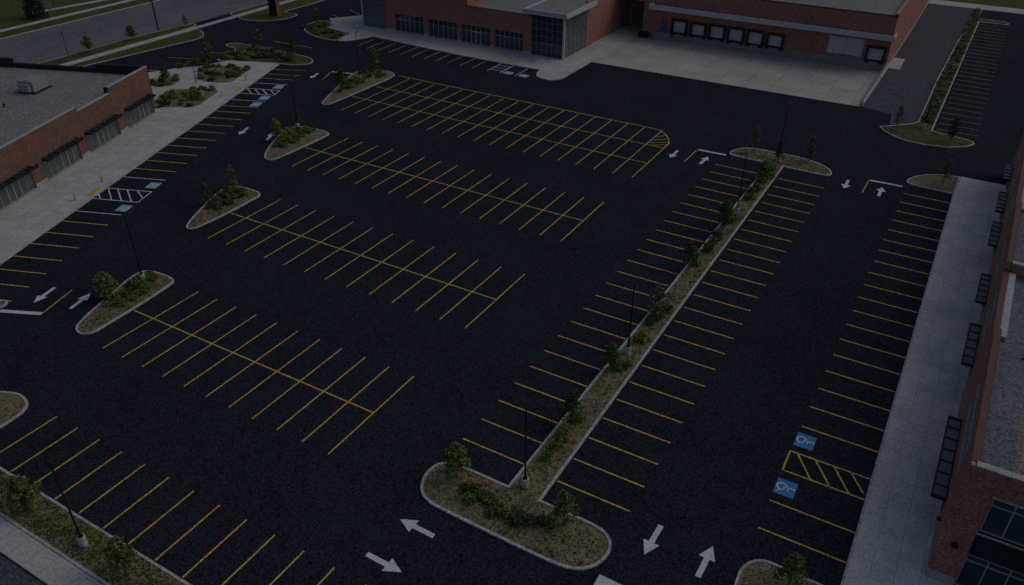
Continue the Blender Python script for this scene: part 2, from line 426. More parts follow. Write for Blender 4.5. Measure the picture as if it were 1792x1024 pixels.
island('grass_island','grass boulevard with a rounded corner, between the road and the rear parking',
  [(-127.5,122.9),(-126.3,121.4),(-125.0,121.06),(-125.2,160),(-125.4,300),(-127.5,300)], .16,.12,'grass',fillname='lawn',cat='lawn')
island('grass_island','grass lawn under the brick pylon with a curved kerb',
  [(-123.3,121.06),(-122.3,120.2),(-120.4,119.8),(-118.4,120.1),(-116.2,120.9),(-114.5,122.2),(-113.3,124.6),(-112.9,127.0),(-113.2,128.9),(-114.5,129.7),(-117.6,129.5),(-118.0,131),(-117.6,138.7),(-118.2,160),(-118.4,300),(-123.5,300),(-123.5,160)], .16,.12,'grass',fillname='lawn',cat='lawn')
island('grass_island','narrow grass strip along the road side of the boulevard path',
  [(-129.4,50),(-125.2,50),(-125.0,107.5),(-125.4,110.6),(-126.4,112.0),(-127.4,111.6),(-128.2,107.5),(-129.2,98)], .16,.12,'grass',fillname='lawn',cat='lawn')
island('grass_island','grass strip with a rounded end between the boulevard path and the parking',
  [(-123.6,50),(-121.6,50),(-120.5,82),(-118.9,92.3),(-117.2,102.5),(-117.1,104.6),(-117.8,106.3),(-119.6,107.9),(-121.6,108.9),(-123.3,109.2)], .18,.12,'grass',fillname='lawn',cat='lawn')
island('grass_island','weedy verge between the nearest row of bays and the bottom left pavement',
  [(-127,9.9),(-5.8,9.9),(-4.9,10.6),(-4.6,11.5),(-5.0,12.4),(-5.9,12.8),(-30,12.8),(-127,12.8)], .2,.15,'mulch',fillname='lawn',cat='lawn')
def bed(label, pts, fill='mulch'):
    p=chaikin(pts,2); c=(sum(q[0] for q in p)/len(p), sum(q[1] for q in p)/len(p), 0)
    mb=prism(p,.14,.19); return tag(mb.build('planting_bed', M[fill], None, c), label, 'planting bed', 'beds cut into the plaza')
BED_A=[(-90.8,72.8),(-94.6,76.0),(-96.0,79.4),(-94.6,81.5),(-91.3,83.2),(-88.6,83.9),(-87.6,80.4),(-85.6,76.2),(-88.6,74.6)]
BED_B=[(-98.2,87.9),(-101.1,90.4),(-100.5,92.5),(-98.2,94.6),(-95.6,95.2),(-93.0,94.7),(-91.5,91.0),(-90.3,87.6),(-93.5,86.0),(-95.5,85.8)]
BED_C=[(-101.9,80.6),(-102.5,83.2),(-100.7,85.3),(-98.5,84.0),(-98.1,81.7),(-99.8,79.2)]
bed('largest leafy bed of the plaza beside the corner of the left shops', BED_A)
bed('five sided bed of brown and green plants nearest the parking', BED_B)
bed('smallest plaza bed, behind the corner of the left shops', BED_C)
bed('narrow bed of low plants along the back edge of the plaza', [(-104.9,88.2),(-106.4,89.6),(-104.9,92.2),(-103.2,94.8),(-102.2,93.2),(-103.3,90.6)])

# ------------------------------------------------------------------ painted markings (parts of the parking lot)
LW=.14
lines=[]           # (p, q, colour)
Z=.004
def ln(a,b,c='yellow',w=LW): lines.append((a,b,c,w))
for k in range(11): x=-14.94-(10-k)*2.75; ln((x,26.78),(x,38.16))
for k in range(13): x=-15.08-(12-k)*2.955; ln((x,46.70),(x,58.46))
for k in range(16): x=-15.09-(15-k)*2.762; ln((x,66.89),(x,78.61))
for k in range(19): 
    x=-15.0-(18-k)*2.789; ln((x,87.25),(x,105.4 if k<18 else 101.3))
for k in range(24): ln((-6.74,33.675+2.76*k),(-.88,33.675+2.76*k))
for k in range(24): ln((1.98,33.43+2.76*k),(7.93,33.43+2.76*k))
for y in (36.7,39.7): ln((16.45,y),(22.5,y))
for k in range(19): ln((16.5+.03*k,49.1+2.86*k),(22.5,49.1+2.86*k))
for k in range(13): 
    x=-37.4+2.735*k
    ln((x,12.95),(x,18.7))
for k in range(11): x=-86.5+2.73*k; ln((x,116.7),(x,122.2))
for k in range(27): ln((17.95+.012*k,127.3+2.75*k),(23.6+.01*k,127.2+2.75*k),'faded',.12)
for s in (3.8,.9,-2.0,-4.6,-18.8,-21.3,-24.1,6.65,9.5,12.35,15.1,17.9,20.7,36.3,39.2,41.9,44.8,47.6,50.3,53.0): ln(LF(s,8.85),LF(s,14.9))
for s in (-7.5,-16.2,23.45,33.6): ln(LF(s,8.85),LF(s,14.9),'white')
for x in (-50.2,): ln((x,116.7),(x,121.4),'white')
for a,b in (((-106.6,86.3),(-112,84.3)),((-106.9,94.6),(-112,92.6)),((-104.9,99.9),(-109.6,98.2)),((-103,111),(-98,111.2)),((-93.1,111.3),(-97,111.2)),
            ((-102.2,131.4),(-107,133.5)),((-101.9,136.7),(-106.8,138.8)),((-100.5,141),(-106,143.8))): ln(a,b)
cam_xy=Vector((21.1,-6.3))
lines.sort(key=lambda l:((Vector(l[0])+Vector(l[1]))/2-cam_xy).length)
def stripe(mb,a,b,w,z=Z):
    a=Vector(a);b=Vector(b);e=(b-a).normalized();n=Vector((-e.y,e.x))*w/2
    mb.quad([(*(a-n),z),(*(b-n),z),(*(b+n),z),(*(a+n),z)])
for i,(a,b,c,w) in enumerate(lines[:100]):
    mb=MB(); stripe(mb,a,b,w); mb.build('bay_line',M[c],lot)
rest=MB(); 
for a,b,c,w in lines[100:]:
    stripe(rest,a,b,w); rest.mi[-1]={'yellow':0,'white':1,'faded':2}[c]
o=rest.build('painted_bay_lines',[M['yellow'],M['white'],M['faded']],lot); o['kind']='stuff'
def part_stripes(name, segs, c, w=LW, z=Z):
    mb=MB()
    for i,(a,b) in enumerate(segs): stripe(mb,a,b,w,z+.0011*(i%3))
    return mb.build(name,M[c],lot)
for seg in (((-45.3,32.47),(-14.94,32.47)),((-53.1,52.58),(-15.08,52.58)),((-59.4,72.75),(-15.09,72.75)),((-68.1,93.3),(-15.0,92.7)),((-67.6,99.3),(-15.0,98.9))):
    part_stripes('row_line',[seg],'yellow',LW,Z+.003)
top=[(-67.9,106.1),(-19.3,105.35),(-17.9,105.0),(-16.7,104.0),(-15.7,102.6),(-15.1,101.0),(-15.0,98.9)]
part_stripes('row_line',list(zip(top,top[1:])),'yellow',.16,Z+.005)
part_stripes('corner_hatching',[((-17.2,98.95),(-15.05,100.3)),((-17.7,99.6),(-15.25,101.5)),((-17.7,100.8),(-15.75,102.6)),((-17.7,102.1),(-16.6,103.6))],'yellow',.13,Z+.006)
# hatched walkways between the accessible bays
part_stripes('hatched_walkway',[((16.45,45.7),(22.5,45.7)),((16.45,43.3),(22.5,43.3)),((16.45,43.3),(16.45,45.7)),((17.0,45.7),(18.6,43.3)),((18.4,45.7),(20.0,43.3)),((19.8,45.7),(21.4,43.3)),((21.1,45.7),(22.3,43.9))],'yellow',.15,Z+.002)
part_stripes('hatched_walkway',[(LF(27,8.85),LF(27,15)),(LF(30.1,8.85),LF(30.1,15)),(LF(27,15),LF(30.1,15))]+[(LF(27,8.9+1.35*i),LF(30.0,11.3+1.35*i)) for i in range(3)]+[(LF(27,13.0),LF(28.9,14.9)),(LF(28.9,8.85),LF(30.1,9.8))],'white',.15,Z+.002)
part_stripes('hatched_walkway',[(LF(-13.2,8.85),LF(-13.2,14.9)),(LF(-10.7,8.85),LF(-10.7,14.9)),(LF(-13.2,14.9),LF(-10.7,14.9))]+[(LF(-13.2,8.9+1.4*i),LF(-10.7,11.0+1.4*i)) for i in range(3)]+[(LF(-13.2,13.1),LF(-11.1,14.9))],'white',.17,Z+.002)
part_stripes('hatched_walkway',[((-56.0,116.7),(-56.0,121.6)),((-53.3,116.7),(-53.3,121.6))]+[((-56.0,y),(-53.3,y)) for y in (117.8,119.2,120.6)],'white',.16,Z+.002)
def arrow(tip, tail, L=3.0):
    t=Vector(tip); b=Vector(tail); e=(t-b).normalized(); n=Vector((-e.y,e.x)); b=t-e*L
    mb=MB(); k=t-e*1.25
    mb.quad([(*(b-n*.2),Z),(*(k-n*.2),Z),(*(k+n*.2),Z),(*(b+n*.2),Z)])
    mb.quad([(*(k-n*.6),Z),(*t,Z),(*(k+n*.6),Z)])
    return mb.build('direction_arrow',M['white'],lot)
for a in (((-6.05,24.35),(-3.1,24.3)),((-3.15,20.7),(-6.1,20.7)),((10.35,30.35),(10.4,33.4)),((14.2,33.45),(14.15,30.4)),((-13,96.1),(-13,99)),((-8.55,99.2),(-8.65,95.9)),((10.15,98.2),(10.1,101.2)),((14.4,101.1),(14.4,98.2)),
          ((-55.2,28.2),(-56.0,31.1)),((-51.8,32.3),(-51.0,29.3)),((-71.4,71.4),(-72.3,74.0)),((-67.6,74.7),(-66.3,72.0)),((-80.5,96.9),(-81.2,99.6))): arrow(*a)
for seg,w in ((((-56.7,25.6),(-52.6,27.45)),.5),(((-10.6,100.95),(-6.5,101.05)),.42),(((12.5,102.6),(16.6,102.75)),.42),(((8.4,26.75),(12.2,26.75)),1.1),(((-79.7,101.7),(-75.8,102.8)),.4)):
    part_stripes('stop_line',[seg],'white',w)
for seg in (((-52.7,27.6),(-54.0,31.7)),((-10.7,100.7),(-10.8,95.8)),((12.45,102.35),(12.4,98.1)),((-79.7,101.4),(-78.0,97.3))):
    part_stripes('lane_line',[seg],'yellow',.15)
def symbol(c, up, w=1.5, h=1.75, mat='blue'):
    c=Vector(c); up=Vector(up).normalized(); rt=Vector((up.y,-up.x))
    def P(x,y,z): q=c+rt*x+up*y; return (q.x,q.y,z)
    mb=MB(); mb.quad([P(-w/2,-h/2,Z),P(w/2,-h/2,Z),P(w/2,h/2,Z),P(-w/2,h/2,Z)])
    o=mb.build('accessible_symbol',M[mat],lot)
    mb=MB(); z=Z+.004
    for i in range(14):                                  # wheel
        a0=math.pi*(.62+i*.105); a1=a0+math.pi*.105
        f=lambda a,r:P(-.06+math.cos(a)*r,-.28+math.sin(a)*r,z)
        mb.quad([f(a0,.30),f(a0,.42),f(a1,.42),f(a1,.30)])
    mb.quad([P(-.12+.1*math.cos(2*math.pi*i/10),.62+.1*math.sin(2*math.pi*i/10),z) for i in range(10)])      # head
    for a,b in (((-.12,.48),(-.06,-.06)),((-.1,.22),(.26,.2)),((-.06,-.1),(.26,-.1)),((.24,-.08),(.40,-.5)),((.38,-.5),(.56,-.46))):
        A=Vector(a);B=Vector(b);e=(B-A).normalized();nn=Vector((-e.y,e.x))*.055
        mb.quad([P(*(A-nn),z+.001),P(*(B-nn),z+.001),P(*(B+nn),z+.001),P(*(A+nn),z+.001)])
    mb.build('wheelchair_mark',M['white'],o)
symbol((17.2,47.4),(1,0),1.7,1.5); symbol((17.15,41.5),(1,0),1.7,1.5)
for s in (25.2,31.9): symbol(LF(s,14.2),(-N_.x,-N_.y),1.7,1.5,'pale_blue')
for s in (-6.0,-9.2,-14.9): symbol(LF(s,13.9),(-N_.x,-N_.y),1.9,1.6,'pale_blue')
for x in (-52.0,-48.8): symbol((x,117.5),(0,1),1.7,1.4,'pale_blue')
# yellow tactile pads let into the pavements
def pad(F,s0,s1,t0,t1):
    mb=MB(); mb.fbox(F,s0,s1,t0,t1,.14,.158)
    o=mb.build('tactile_pad',M['signal_yellow']); return o
FL=((E_.x,E_.y),(D_.x,D_.y),(N_.x,N_.y))
FW=((0,0),(1,0),(0,1))
tag(pad(FL,27.4,29.8,7.5,8.3),'yellow tactile pad at the kerb of the nearer hatched walkway on the left','tactile pad')
tag(pad(FL,-13.0,-11.2,7.5,8.3),'yellow tactile pad at the kerb beside the plaza beds','tactile pad')
tag(pad(FW,-55.9,-53.6,122.4,123.2),'yellow tactile pad at the kerb before the rear store','tactile pad')

# ------------------------------------------------------------------ building helpers
def wall(name, parent, F, L, H, openings, mat, th=.35, z0=0., loc=(0,0,0)):
    """a wall with real openings (s0,s1,z0,z1), outer face at t=0"""
    ss=sorted({0,L,*[o[0] for o in openings],*[o[1] for o in openings]})
    zs=sorted({z0,H,*[o[2] for o in openings],*[o[3] for o in openings]})
    mb=MB()
    for a,b in zip(ss,ss[1:]):
        run=None
        for c,d in zip(zs,zs[1:]):
            hole=any(o[0]-1e-6<=a and b<=o[1]+1e-6 and o[2]-1e-6<=c and d<=o[3]+1e-6 for o in openings)
            if hole:
                if run: mb.fbox(F,a,b,-th,0,*run); run=None
            else:
                run=(run[0],d) if run else (c,d)
        if run: mb.fbox(F,a,b,-th,0,*run)
    return mb.build(name,M[mat],parent)
def window(parent, F, s0,s1,z0,z1, cols, rows, gmat, fmat='alu', rec=.18, bar=.07, name='window', door=None):
    """frame with bars, pane as a sub-part"""
    mb=MB(); d0,d1=-rec-.06,-rec+.04
    mb.fbox(F,s0,s0+bar,d0,d1,z0,z1); mb.fbox(F,s1-bar,s1,d0,d1,z0,z1)
    mb.fbox(F,s0+bar,s1-bar,d0,d1,z0,z0+bar); mb.fbox(F,s0+bar,s1-bar,d0,d1,z1-bar,z1)
    for i in range(1,cols):
        s=s0+(s1-s0)*i/cols; mb.fbox(F,s-bar/2,s+bar/2,d0+.004,d1-.006,z0+bar,z1-bar)
    for z in rows: mb.fbox(F,s0+bar,s1-bar,d0+.002,d1-.003,z-bar/2,z+bar/2)
    if door:
        a,b,h=door
        mb.fbox(F,a,a+.1,d0,d1+.03,z0+bar,h); mb.fbox(F,b-.1,b,d0,d1+.03,z0+bar,h); mb.fbox(F,(a+b)/2-.07,(a+b)/2+.07,d0,d1+.035,z0+bar,h)
        mb.fbox(F,a+.1,b-.1,d0,d1+.025,h-.12,h)
    fr=mb.build(name,M[fmat],parent)
    mb=MB(); mb.fbox(F,s0+.02,s1-.02,-rec-.10,-rec-.03,z0+.02,z1-.02)
    mb.build('pane',M[gmat],fr)
    return fr
def steel_awning(parent, F, s0,s1,z,out,panels,pm='tint'):
    mb=MB(); b=.09
    mb.fbox(F,s0,s1,out-b,out,z-.16,z+.04); mb.fbox(F,s0,s1,.02,.02+b,z-.16,z+.04)
    for i in range(panels+1):
        s=s0+(s1-s0)*i/panels; w=.24 if i in (0,panels) else .10
        a=min(max(s-w/2,s0),s1-w); mb.fbox(F,a,a+w,.02+b,out-b,z-.15,z+.035)
    aw=mb.build('awning',M['black_metal'],parent)
    mb=MB(); mb.fbox(F,s0+.1,s1-.1,.1,out-.1,z-.06,z-.03); mb.build('panel',M[pm],aw)
    return aw
def coping(parent, F, segs, mat, th=.35, h=.1, over=.07):
    for s0,s1,z in segs:
        mb=MB(); mb.fbox(F,s0,s1,-th-over,over,z,z+h); mb.build('coping',M[mat],parent)

# ------------------------------------------------------------------ left shops
b=thing('shop_building','low red brick shop row with a grey flat roof and stepped parapet on the left','building',(E_.x,E_.y,0))
bays=[(.75,7.9),(9.95,17.4),(19.2,26.6),(28.8,35.8),(38.0,45.2),(47.2,54.4)]
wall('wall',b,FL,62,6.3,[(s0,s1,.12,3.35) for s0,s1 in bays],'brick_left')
mb=MB(); mb.fbox(FL,0,10,-.35,0,6.3,7.2); mb.fbox(FL,10,17.4,-.352,-.002,6.3,6.32); mb.fbox(FL,17.6,44,-.35,0,6.3,6.9); mb.fbox(FL,44,54,-.35,0,6.3,7.2); mb.fbox(FL,54,62,-.35,0,6.3,6.9)
mb.build('parapet',M['brick_left'],b)
coping(b,FL,[(-.07,10.05,7.2),(10.06,17.52,6.32),(17.53,43.9,6.9),(43.95,54.05,7.2),(54.1,62,6.9)],'coping')
FLe=((E_.x,E_.y),(-N_.x,-N_.y),(-D_.x,-D_.y))      # end wall, runs away from the parking
mb=MB(); mb.fbox(FLe,0,50,-.3,-.004,0,6.55); mb.fbox(FLe,.4,8.4,-.3,-.004,6.55,7.2); mb.fbox(FLe,22.8,50,-.3,-.004,6.55,7.25); mb.build('wall',M['brick_left'],b)
mb=MB(); mb.fbox(FLe,.36,50,-.42,-.303,5.9,6.5); mb.fbox(FLe,.36,8.4,-.42,-.303,6.5,7.15); mb.fbox(FLe,22.8,50,-.42,-.303,6.5,7.2)
mb.fbox(FL,.4,9.6,-.45,-.354,5.9,7.15); mb.fbox(FL,10.0,17.6,-.45,-.354,5.9,6.28); mb.fbox(FL,17.98,62,-.45,-.354,5.9,6.85)
mb.fbox(FL,9.4,9.95,-.9,-.46,5.9,7.1); mb.fbox(FL,17.7,18.1,-.9,-.46,5.9,6.8); mb.build('parapet_lining',M['membrane'],b)
coping(b,FLe,[(.3,8.4,7.2),(8.45,22.75,6.55),(22.8,50,7.25)],'membrane',.42,.06,.02)
mb=MB(); mb.fbox(FL,.3,62,-50,-.34,5.5,5.9); mb.build('roof',M['roof'],b)
mb=MB(); mb.fbox(FL,61.6,62,-50,-.36,0,6.3); mb.fbox(FL,.3,61.6,-50,-49.6,0,6.3); mb.build('wall',M['brick_left'],b)
for i,(s0,s1) in enumerate(bays):
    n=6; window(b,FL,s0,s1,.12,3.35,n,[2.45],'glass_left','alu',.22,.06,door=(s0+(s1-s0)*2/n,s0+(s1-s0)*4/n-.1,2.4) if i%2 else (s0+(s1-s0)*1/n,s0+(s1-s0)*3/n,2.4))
    steel_awning(b,FL,s0-.05,s1+.05,3.1,1.0,6)
for a,c in zip([0]+[x[1] for x in bays],[x[0] for x in bays]+[62]):
    mb=MB(); mb.fbox(FL,a+.02,c-.02,.003,.06,.12,.6); mb.build('plinth',M['coping'],b)
for s in (8.9,18.3,27.7,36.9):
    mb=MB(); mb.tube([(*LF(s,.02),2.75),(*LF(s,.2),2.75)],[.13,.16],10); mb.tube([(*LF(s,.17),2.55),(*LF(s,.17),2.95)],[.09,.09],8); mb.build('wall_lamp',M['black_metal'],b)
# rooftop unit and roof vents
def rooftop_unit(label, x, y, z, rot, sx=2.6, sy=1.9, h=1.25):
    r=thing('rooftop_unit',label,'air conditioner',(x,y,z)); r.rotation_euler=(0,0,rot)
    def put(mb,n,m):
        o=mb.build(n,M[m]); o.parent=r; return o
    mb=MB(); mb.box(-sx/2,sx/2,-sy/2,sy/2,.22,h); bm_=put(mb,'casing','unit')
    mb=MB(); mb.box(-sx/2-.25,sx/2+.25,-sy/2-.25,sy/2+.25,0,.22); put(mb,'kerb_frame','membrane')
    mb=MB()
    for i in range(9): mb.box(-sx/2+.2+i*.13,-sx/2+.27+i*.13,-sy/2-.03,-sy/2-.002,.4,h-.15)
    put(mb,'grille','rubber')
    mb=MB(); mb.tube([(sx/4,0,h),(sx/4,0,h+.14)],[.55,.5],16); put(mb,'fan_cowl','unit')
    mb=MB(); mb.box(sx/2,sx/2+.5,-sy/3,sy/3,.35,h-.35); put(mb,'hood','unit')
rooftop_unit('pale boxy air conditioner on the grey roof of the left shops',-98.3,58.6,5.9,R(-72),3.1,2.5,1.75)
def vent(label,x,y,z):
    mb=MB(); mb.tube([(x,y,z),(x,y,z+.4)],[.11,.11],8); mb.tube([(x,y,z+.32),(x,y,z+.5)],[.2,.12],10)
    tag(mb.build('roof_vent',M['rubber'],None,(x,y,z)),label,'roof vent')
vent('small dark roof vent near the left edge of the left shops roof',-95.2,52.0,5.9)
vent('small dark roof vent cut by the left photo edge on the left roof',-97.3,48.9,5.9)

# ------------------------------------------------------------------ rear store with loading dock
b=thing('store_building','large red brick store with glass towers and a loading dock behind the lot','building',(-47,129.5,0))
FT=((-88.8,129.5),(1,0),(0,-1))
tb_=[(2.3,9.6),(10.7,17.8),(18.7,25.5),(26.5,33.0)]
wall('wall',b,FT,34.8,7.0,[(s0,s1,.15,3.65) for s0,s1 in tb_],'brick_top')
mb=MB(); mb.fbox(FT,0,19.8,-.35,0,7.0,10.5); mb.fbox(FT,19.8,20.15,-12,-.352,6.5,10.5); mb.fbox(FT,20.16,34.8,-.35,0,7.0,7.25); mb.build('parapet',M['brick_top'],b)
coping(b,FT,[(20.16,34.7,7.25)],'membrane',.35,.06,.04)
for i,(s0,s1) in enumerate(tb_):
    mid=(s0+s1)/2
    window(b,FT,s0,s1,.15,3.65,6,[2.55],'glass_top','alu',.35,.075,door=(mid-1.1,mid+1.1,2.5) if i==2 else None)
for a,c in zip([0]+[x[1] for x in tb_],[x[0] for x in tb_]+[34.8]):
    mb=MB(); mb.fbox(FT,a+.02,c-.02,.003,.07,.12,.55); mb.build('plinth',M['coping'],b)
mb=MB(); mb.box(-68.6,-47.4,129.9,152.6,6.3,6.75); mb.build('roof',M['roof'],b)
mb=MB(); mb.box(-88.5,-69.0,129.9,190,9.4,9.8); mb.build('roof',M['roof'],b)
# left glass tower
FG=((-95,129.5),(1,0),(0,-1)); FGs=((-95,129.5),(0,1),(-1,0))
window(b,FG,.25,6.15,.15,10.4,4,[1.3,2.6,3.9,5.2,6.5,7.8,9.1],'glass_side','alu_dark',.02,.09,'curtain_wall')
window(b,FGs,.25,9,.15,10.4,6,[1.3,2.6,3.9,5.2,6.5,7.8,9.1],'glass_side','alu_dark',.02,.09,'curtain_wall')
mb=MB(); mb.box(-95.1,-94.8,129.4,129.7,.1,10.6); mb.box(-95.3,-88.85,129.15,139,10.6,11.2); mb.build('tower_frame',M['white_metal'],b)
mb=MB(); mb.box(-94.7,-89,130.0,138,0,10.4); mb.box(-94.9,-88.7,138.5,190,0,9.8); mb.build('core',M['brick_top'],b)
# right glass tower
FA=((-54.0,129.3),(1,0),(0,-1)); FB=((-47.0,129.3),(0,1),(1,0))
window(b,FA,.05,6.75,.15,7.8,6,[1.25,2.55,3.85,5.1,6.4],'glass_top','alu_dark',.02,.08,'curtain_wall',door=(2.3,4.6,2.5))
window(b,FB,.25,9.5,.15,7.8,5,[.8,1.5,2.2,2.9,3.6,4.3,5.0,5.7,6.4,7.1],'glass_side','alu_dark',.02,.07,'curtain_wall')
mb=MB(); mb.box(-47.25,-46.9,129.2,129.55,.1,7.85); mb.build('corner_post',M['white_metal'],b)
mb=MB(); mb.box(-53.9,-47.3,129.6,138.6,.1,7.8); mb.build('core',M['membrane'],b)
mb=MB(); mb.box(-55.0,-45.9,128.0,128.3,7.9,8.75); mb.box(-46.2,-45.9,128.3,141.0,7.9,8.75); mb.box(-55.0,-54.7,128.3,141,7.9,8.75); mb.box(-54.7,-46.2,128.3,140.99,7.85,8.55); mb.build('canopy',[M['white_metal']],b)
mb=MB(); mb.box(-54.6,-46.3,128.4,141.0,8.552,8.6); mb.build('canopy_roof',M['roof'],b)
# side wall and recess
FS=((-47.0,138.85),(0,1),(1,0))
wall('wall',b,FS,21.5,9.0,[],'brick_top',.35)
mb=MB(); mb.box(-47.0,-40.9,160.0,160.3,0,9); mb.box(-41.2,-40.85,153.4,160,0,9); mb.build('wall',M['brick_top'],b)
mb=MB(); mb.box(-46.2,-42.2,159.9,159.997,.15,3.6); mb.build('service_door',M['grey_door'],b)
# dock wing
FD=((-41.0,153.0),(1,0),(0,-1))
docks=[(-33.1,1.7,3.9),(-29.2,1.7,3.75),(-25.4,1.7,3.9),(-21.6,1.7,3.85),(-17.8,1.65,3.85),(-14.0,1.75,3.75),(4.1,1.85,3.95)]
ops=[(c+41-1.3,c+41+1.3,z0,z1) for c,z0,z1 in docks]
big=(36.6,42.8,2.0,5.1); dr=(3.9,5.4,1.6,4.0)
wall('wall',b,FD,47.3,9.7,ops+[big,dr],'brick_top',.4,1.5)
mb=MB(); mb.fbox(FD,0,47.3,-.4,.03,0,1.5); mb.build('plinth',M['plinth'],b)
mb=MB(); mb.fbox(FD,-.1,47.4,-.5,.08,9.7,9.82); mb.build('coping',M['membrane'],b)
for s0,s1,z0,z1 in ops:
    d=MB(); d.fbox(FD,s0,s1,-.3,-.2,z0,z1)
    for k in (1,2,3): d.fbox(FD,s0+.05,s1-.05,-.2,-.18,z0+(z1-z0)*k/4-.02,z0+(z1-z0)*k/4+.02)
    do=d.build('dock_door',M['dock_door'],b)
    q=MB(); q.fbox(FD,s0-.34,s0,.002,.5,z0-.05,z1+.36); q.fbox(FD,s1,s1+.34,.002,.5,z0-.05,z1+.36); q.fbox(FD,s0,s1,.002,.5,z1,z1+.36)
    q.build('dock_seal',M['rubber'],do)
    q=MB(); q.fbox(FD,s0-.3,s0+.4,.034,.3,z0-.6,z0-.1); q.fbox(FD,s1-.4,s1+.3,.034,.3,z0-.6,z0-.1); q.fbox(FD,s0-.45,s1+.45,.032,.16,z0-.35,z0-.06); q.build('bumper',M['rubber'],do)
mb=MB(); s0,s1,z0,z1=big; mb.fbox(FD,s0,(s0+s1)/2-.03,-.25,-.12,z0,z1); mb.fbox(FD,(s0+s1)/2+.03,s1,-.25,-.12,z0,z1)
for k in range(1,5): mb.fbox(FD,s0,s1,-.12,-.10,z0+(z1-z0)*k/5-.02,z0+(z1-z0)*k/5+.02)
mb.build('overhead_door',M['dock_door'],b)
mb=MB(); s0,s1,z0,z1=dr; mb.fbox(FD,s0,s1,-.3,-.15,z0,z1); mb.build('service_door',M['grey_door'],b)
mb=MB(); mb.fbox(FD,3.0,6.4,.032,1.5,.0,1.55); mb.fbox(FD,6.4,6.9,.032,1.5,0,.8); mb.build('landing',M['plinth'],b)
mb=MB(); mb.fbox(FD,1.9,47.9,.003,2.3,6.2,6.35); mb.fbox(FD,1.9,47.9,2.302,2.5,6.05,6.95); mb.fbox(FD,47.6,47.9,.003,2.3,6.352,6.95); mb.fbox(FD,1.9,2.2,.003,2.3,6.352,6.95); mb.build('dock_canopy',M['white_metal'],b)
FR=((6.3,153.0),(0,1),(1,0))
mb=MB(); mb.fbox(FR,.41,60,-.4,-.004,.3,10.0); mb.build('wall',M['brick_top'],b)
mb=MB(); mb.fbox(FR,.05,60,0.0,.12,0,.3); mb.build('plinth',M['coping'],b)
mb=MB(); mb.fbox(FR,.55,60,-.55,.06,10.0,10.1); mb.build('coping',M['brick_top'],b)
mb=MB(); mb.box(-40.6,5.8,153.42,213,9.0,9.3); mb.build('roof',M['roof'],b)
mb=MB(); mb.box(-68.6,-40.9,152.7,213,6.9,8.6); mb.build('roof',M['roof'],b)
# dock end wall with rail, waste bin, yellow post
w=thing('retaining_wall','low concrete wall with a steel rail closing the right side of the dock apron','wall',(6.2,142,0))
mb=MB(); mb.hexa([(6.05,131.9,-.02),(6.3,131.9,-.02),(6.6,155.2,-.02),(6.35,155.2,-.02),(6.05,131.9,.55),(6.3,131.9,.55),(6.6,155.2,1.15),(6.35,155.2,1.15)]); mb.build('wall_body',M['kerb'],w)
mb=MB()
for k in range(9):
    y=132.2+k*2.8; x=6.18+(y-131.9)*.0129; z=.5+.6*(y-131.9)/23.3; mb.tube([(x,y,z),(x,y,z+.95)],[.035,.035],6)
mb.tube([(6.19,132.2,1.45),(6.48,154.6,2.05)],[.035,.035],6); mb.tube([(6.19,132.2,1.0),(6.48,154.6,1.6)],[.03,.03],6); mb.build('rail',M['grey_steel'],w)
def bollard(label,x,y,h=1.05,r=.11):
    q=thing('bollard',label,'bollard',(x,y,.1),'yellow bollards')
    mb=MB(); mb.tube([(x,y,0.1),(x,y,h)],[r,r],12); mb.tube([(x,y,h),(x,y,h+.06),(x,y,h+.09)],[r,r*.8,r*.3],12); mb.build('post',M['signal_yellow'],q,(x,y,0.1))
    mb=MB(); mb.tube([(x,y,.8),(x,y,.88)],[r+.006,r+.006],12); mb.build('band',M['white'],q,(x,y,.1))
bollard('yellow bollard at the open end of the low dock wall',6.25,131.5,1.0,.16)
bollard('yellow bollard before the rear store glass corner',-48.8,124.3)
for (s,t,l) in ((31.2,7.2,'yellow bollard nearer the camera on the left pavement'),(25.7,7.3,'yellow bollard just beyond the nearer tactile pad on the left pavement'),(-7.8,7.1,'yellow bollard beside the largest plaza bed'),(-16.8,7.1,'yellow bollard beside the five sided plaza bed')):
    bollard(l,*LF(s,t),1.1,.12)
q=thing('waste_bin','dark waste container against the wall at the left end of the dock','bin',(-40.2,151.6,0))
mb=MB(); mb.hexa([(-41.0,151.4,0.02),(-39.4,151.4,.02),(-39.4,152.5,.02),(-41.0,152.5,.02),(-41.1,151.25,.85),(-39.3,151.25,.85),(-39.3,152.6,1.0),(-41.1,152.6,1.0)]); mb.build('tub',M['rubber'],q,(-40.2,151.6,0))
mb=MB(); mb.hexa([(-41.15,151.2,.86),(-39.25,151.2,.86),(-39.25,152.65,1.01),(-41.15,152.65,1.01),(-41.15,151.2,.92),(-39.25,151.2,.92),(-39.25,152.65,1.07),(-41.15,152.65,1.07)]); mb.build('lid',M['black_metal'],q,(-40.2,151.6,0))

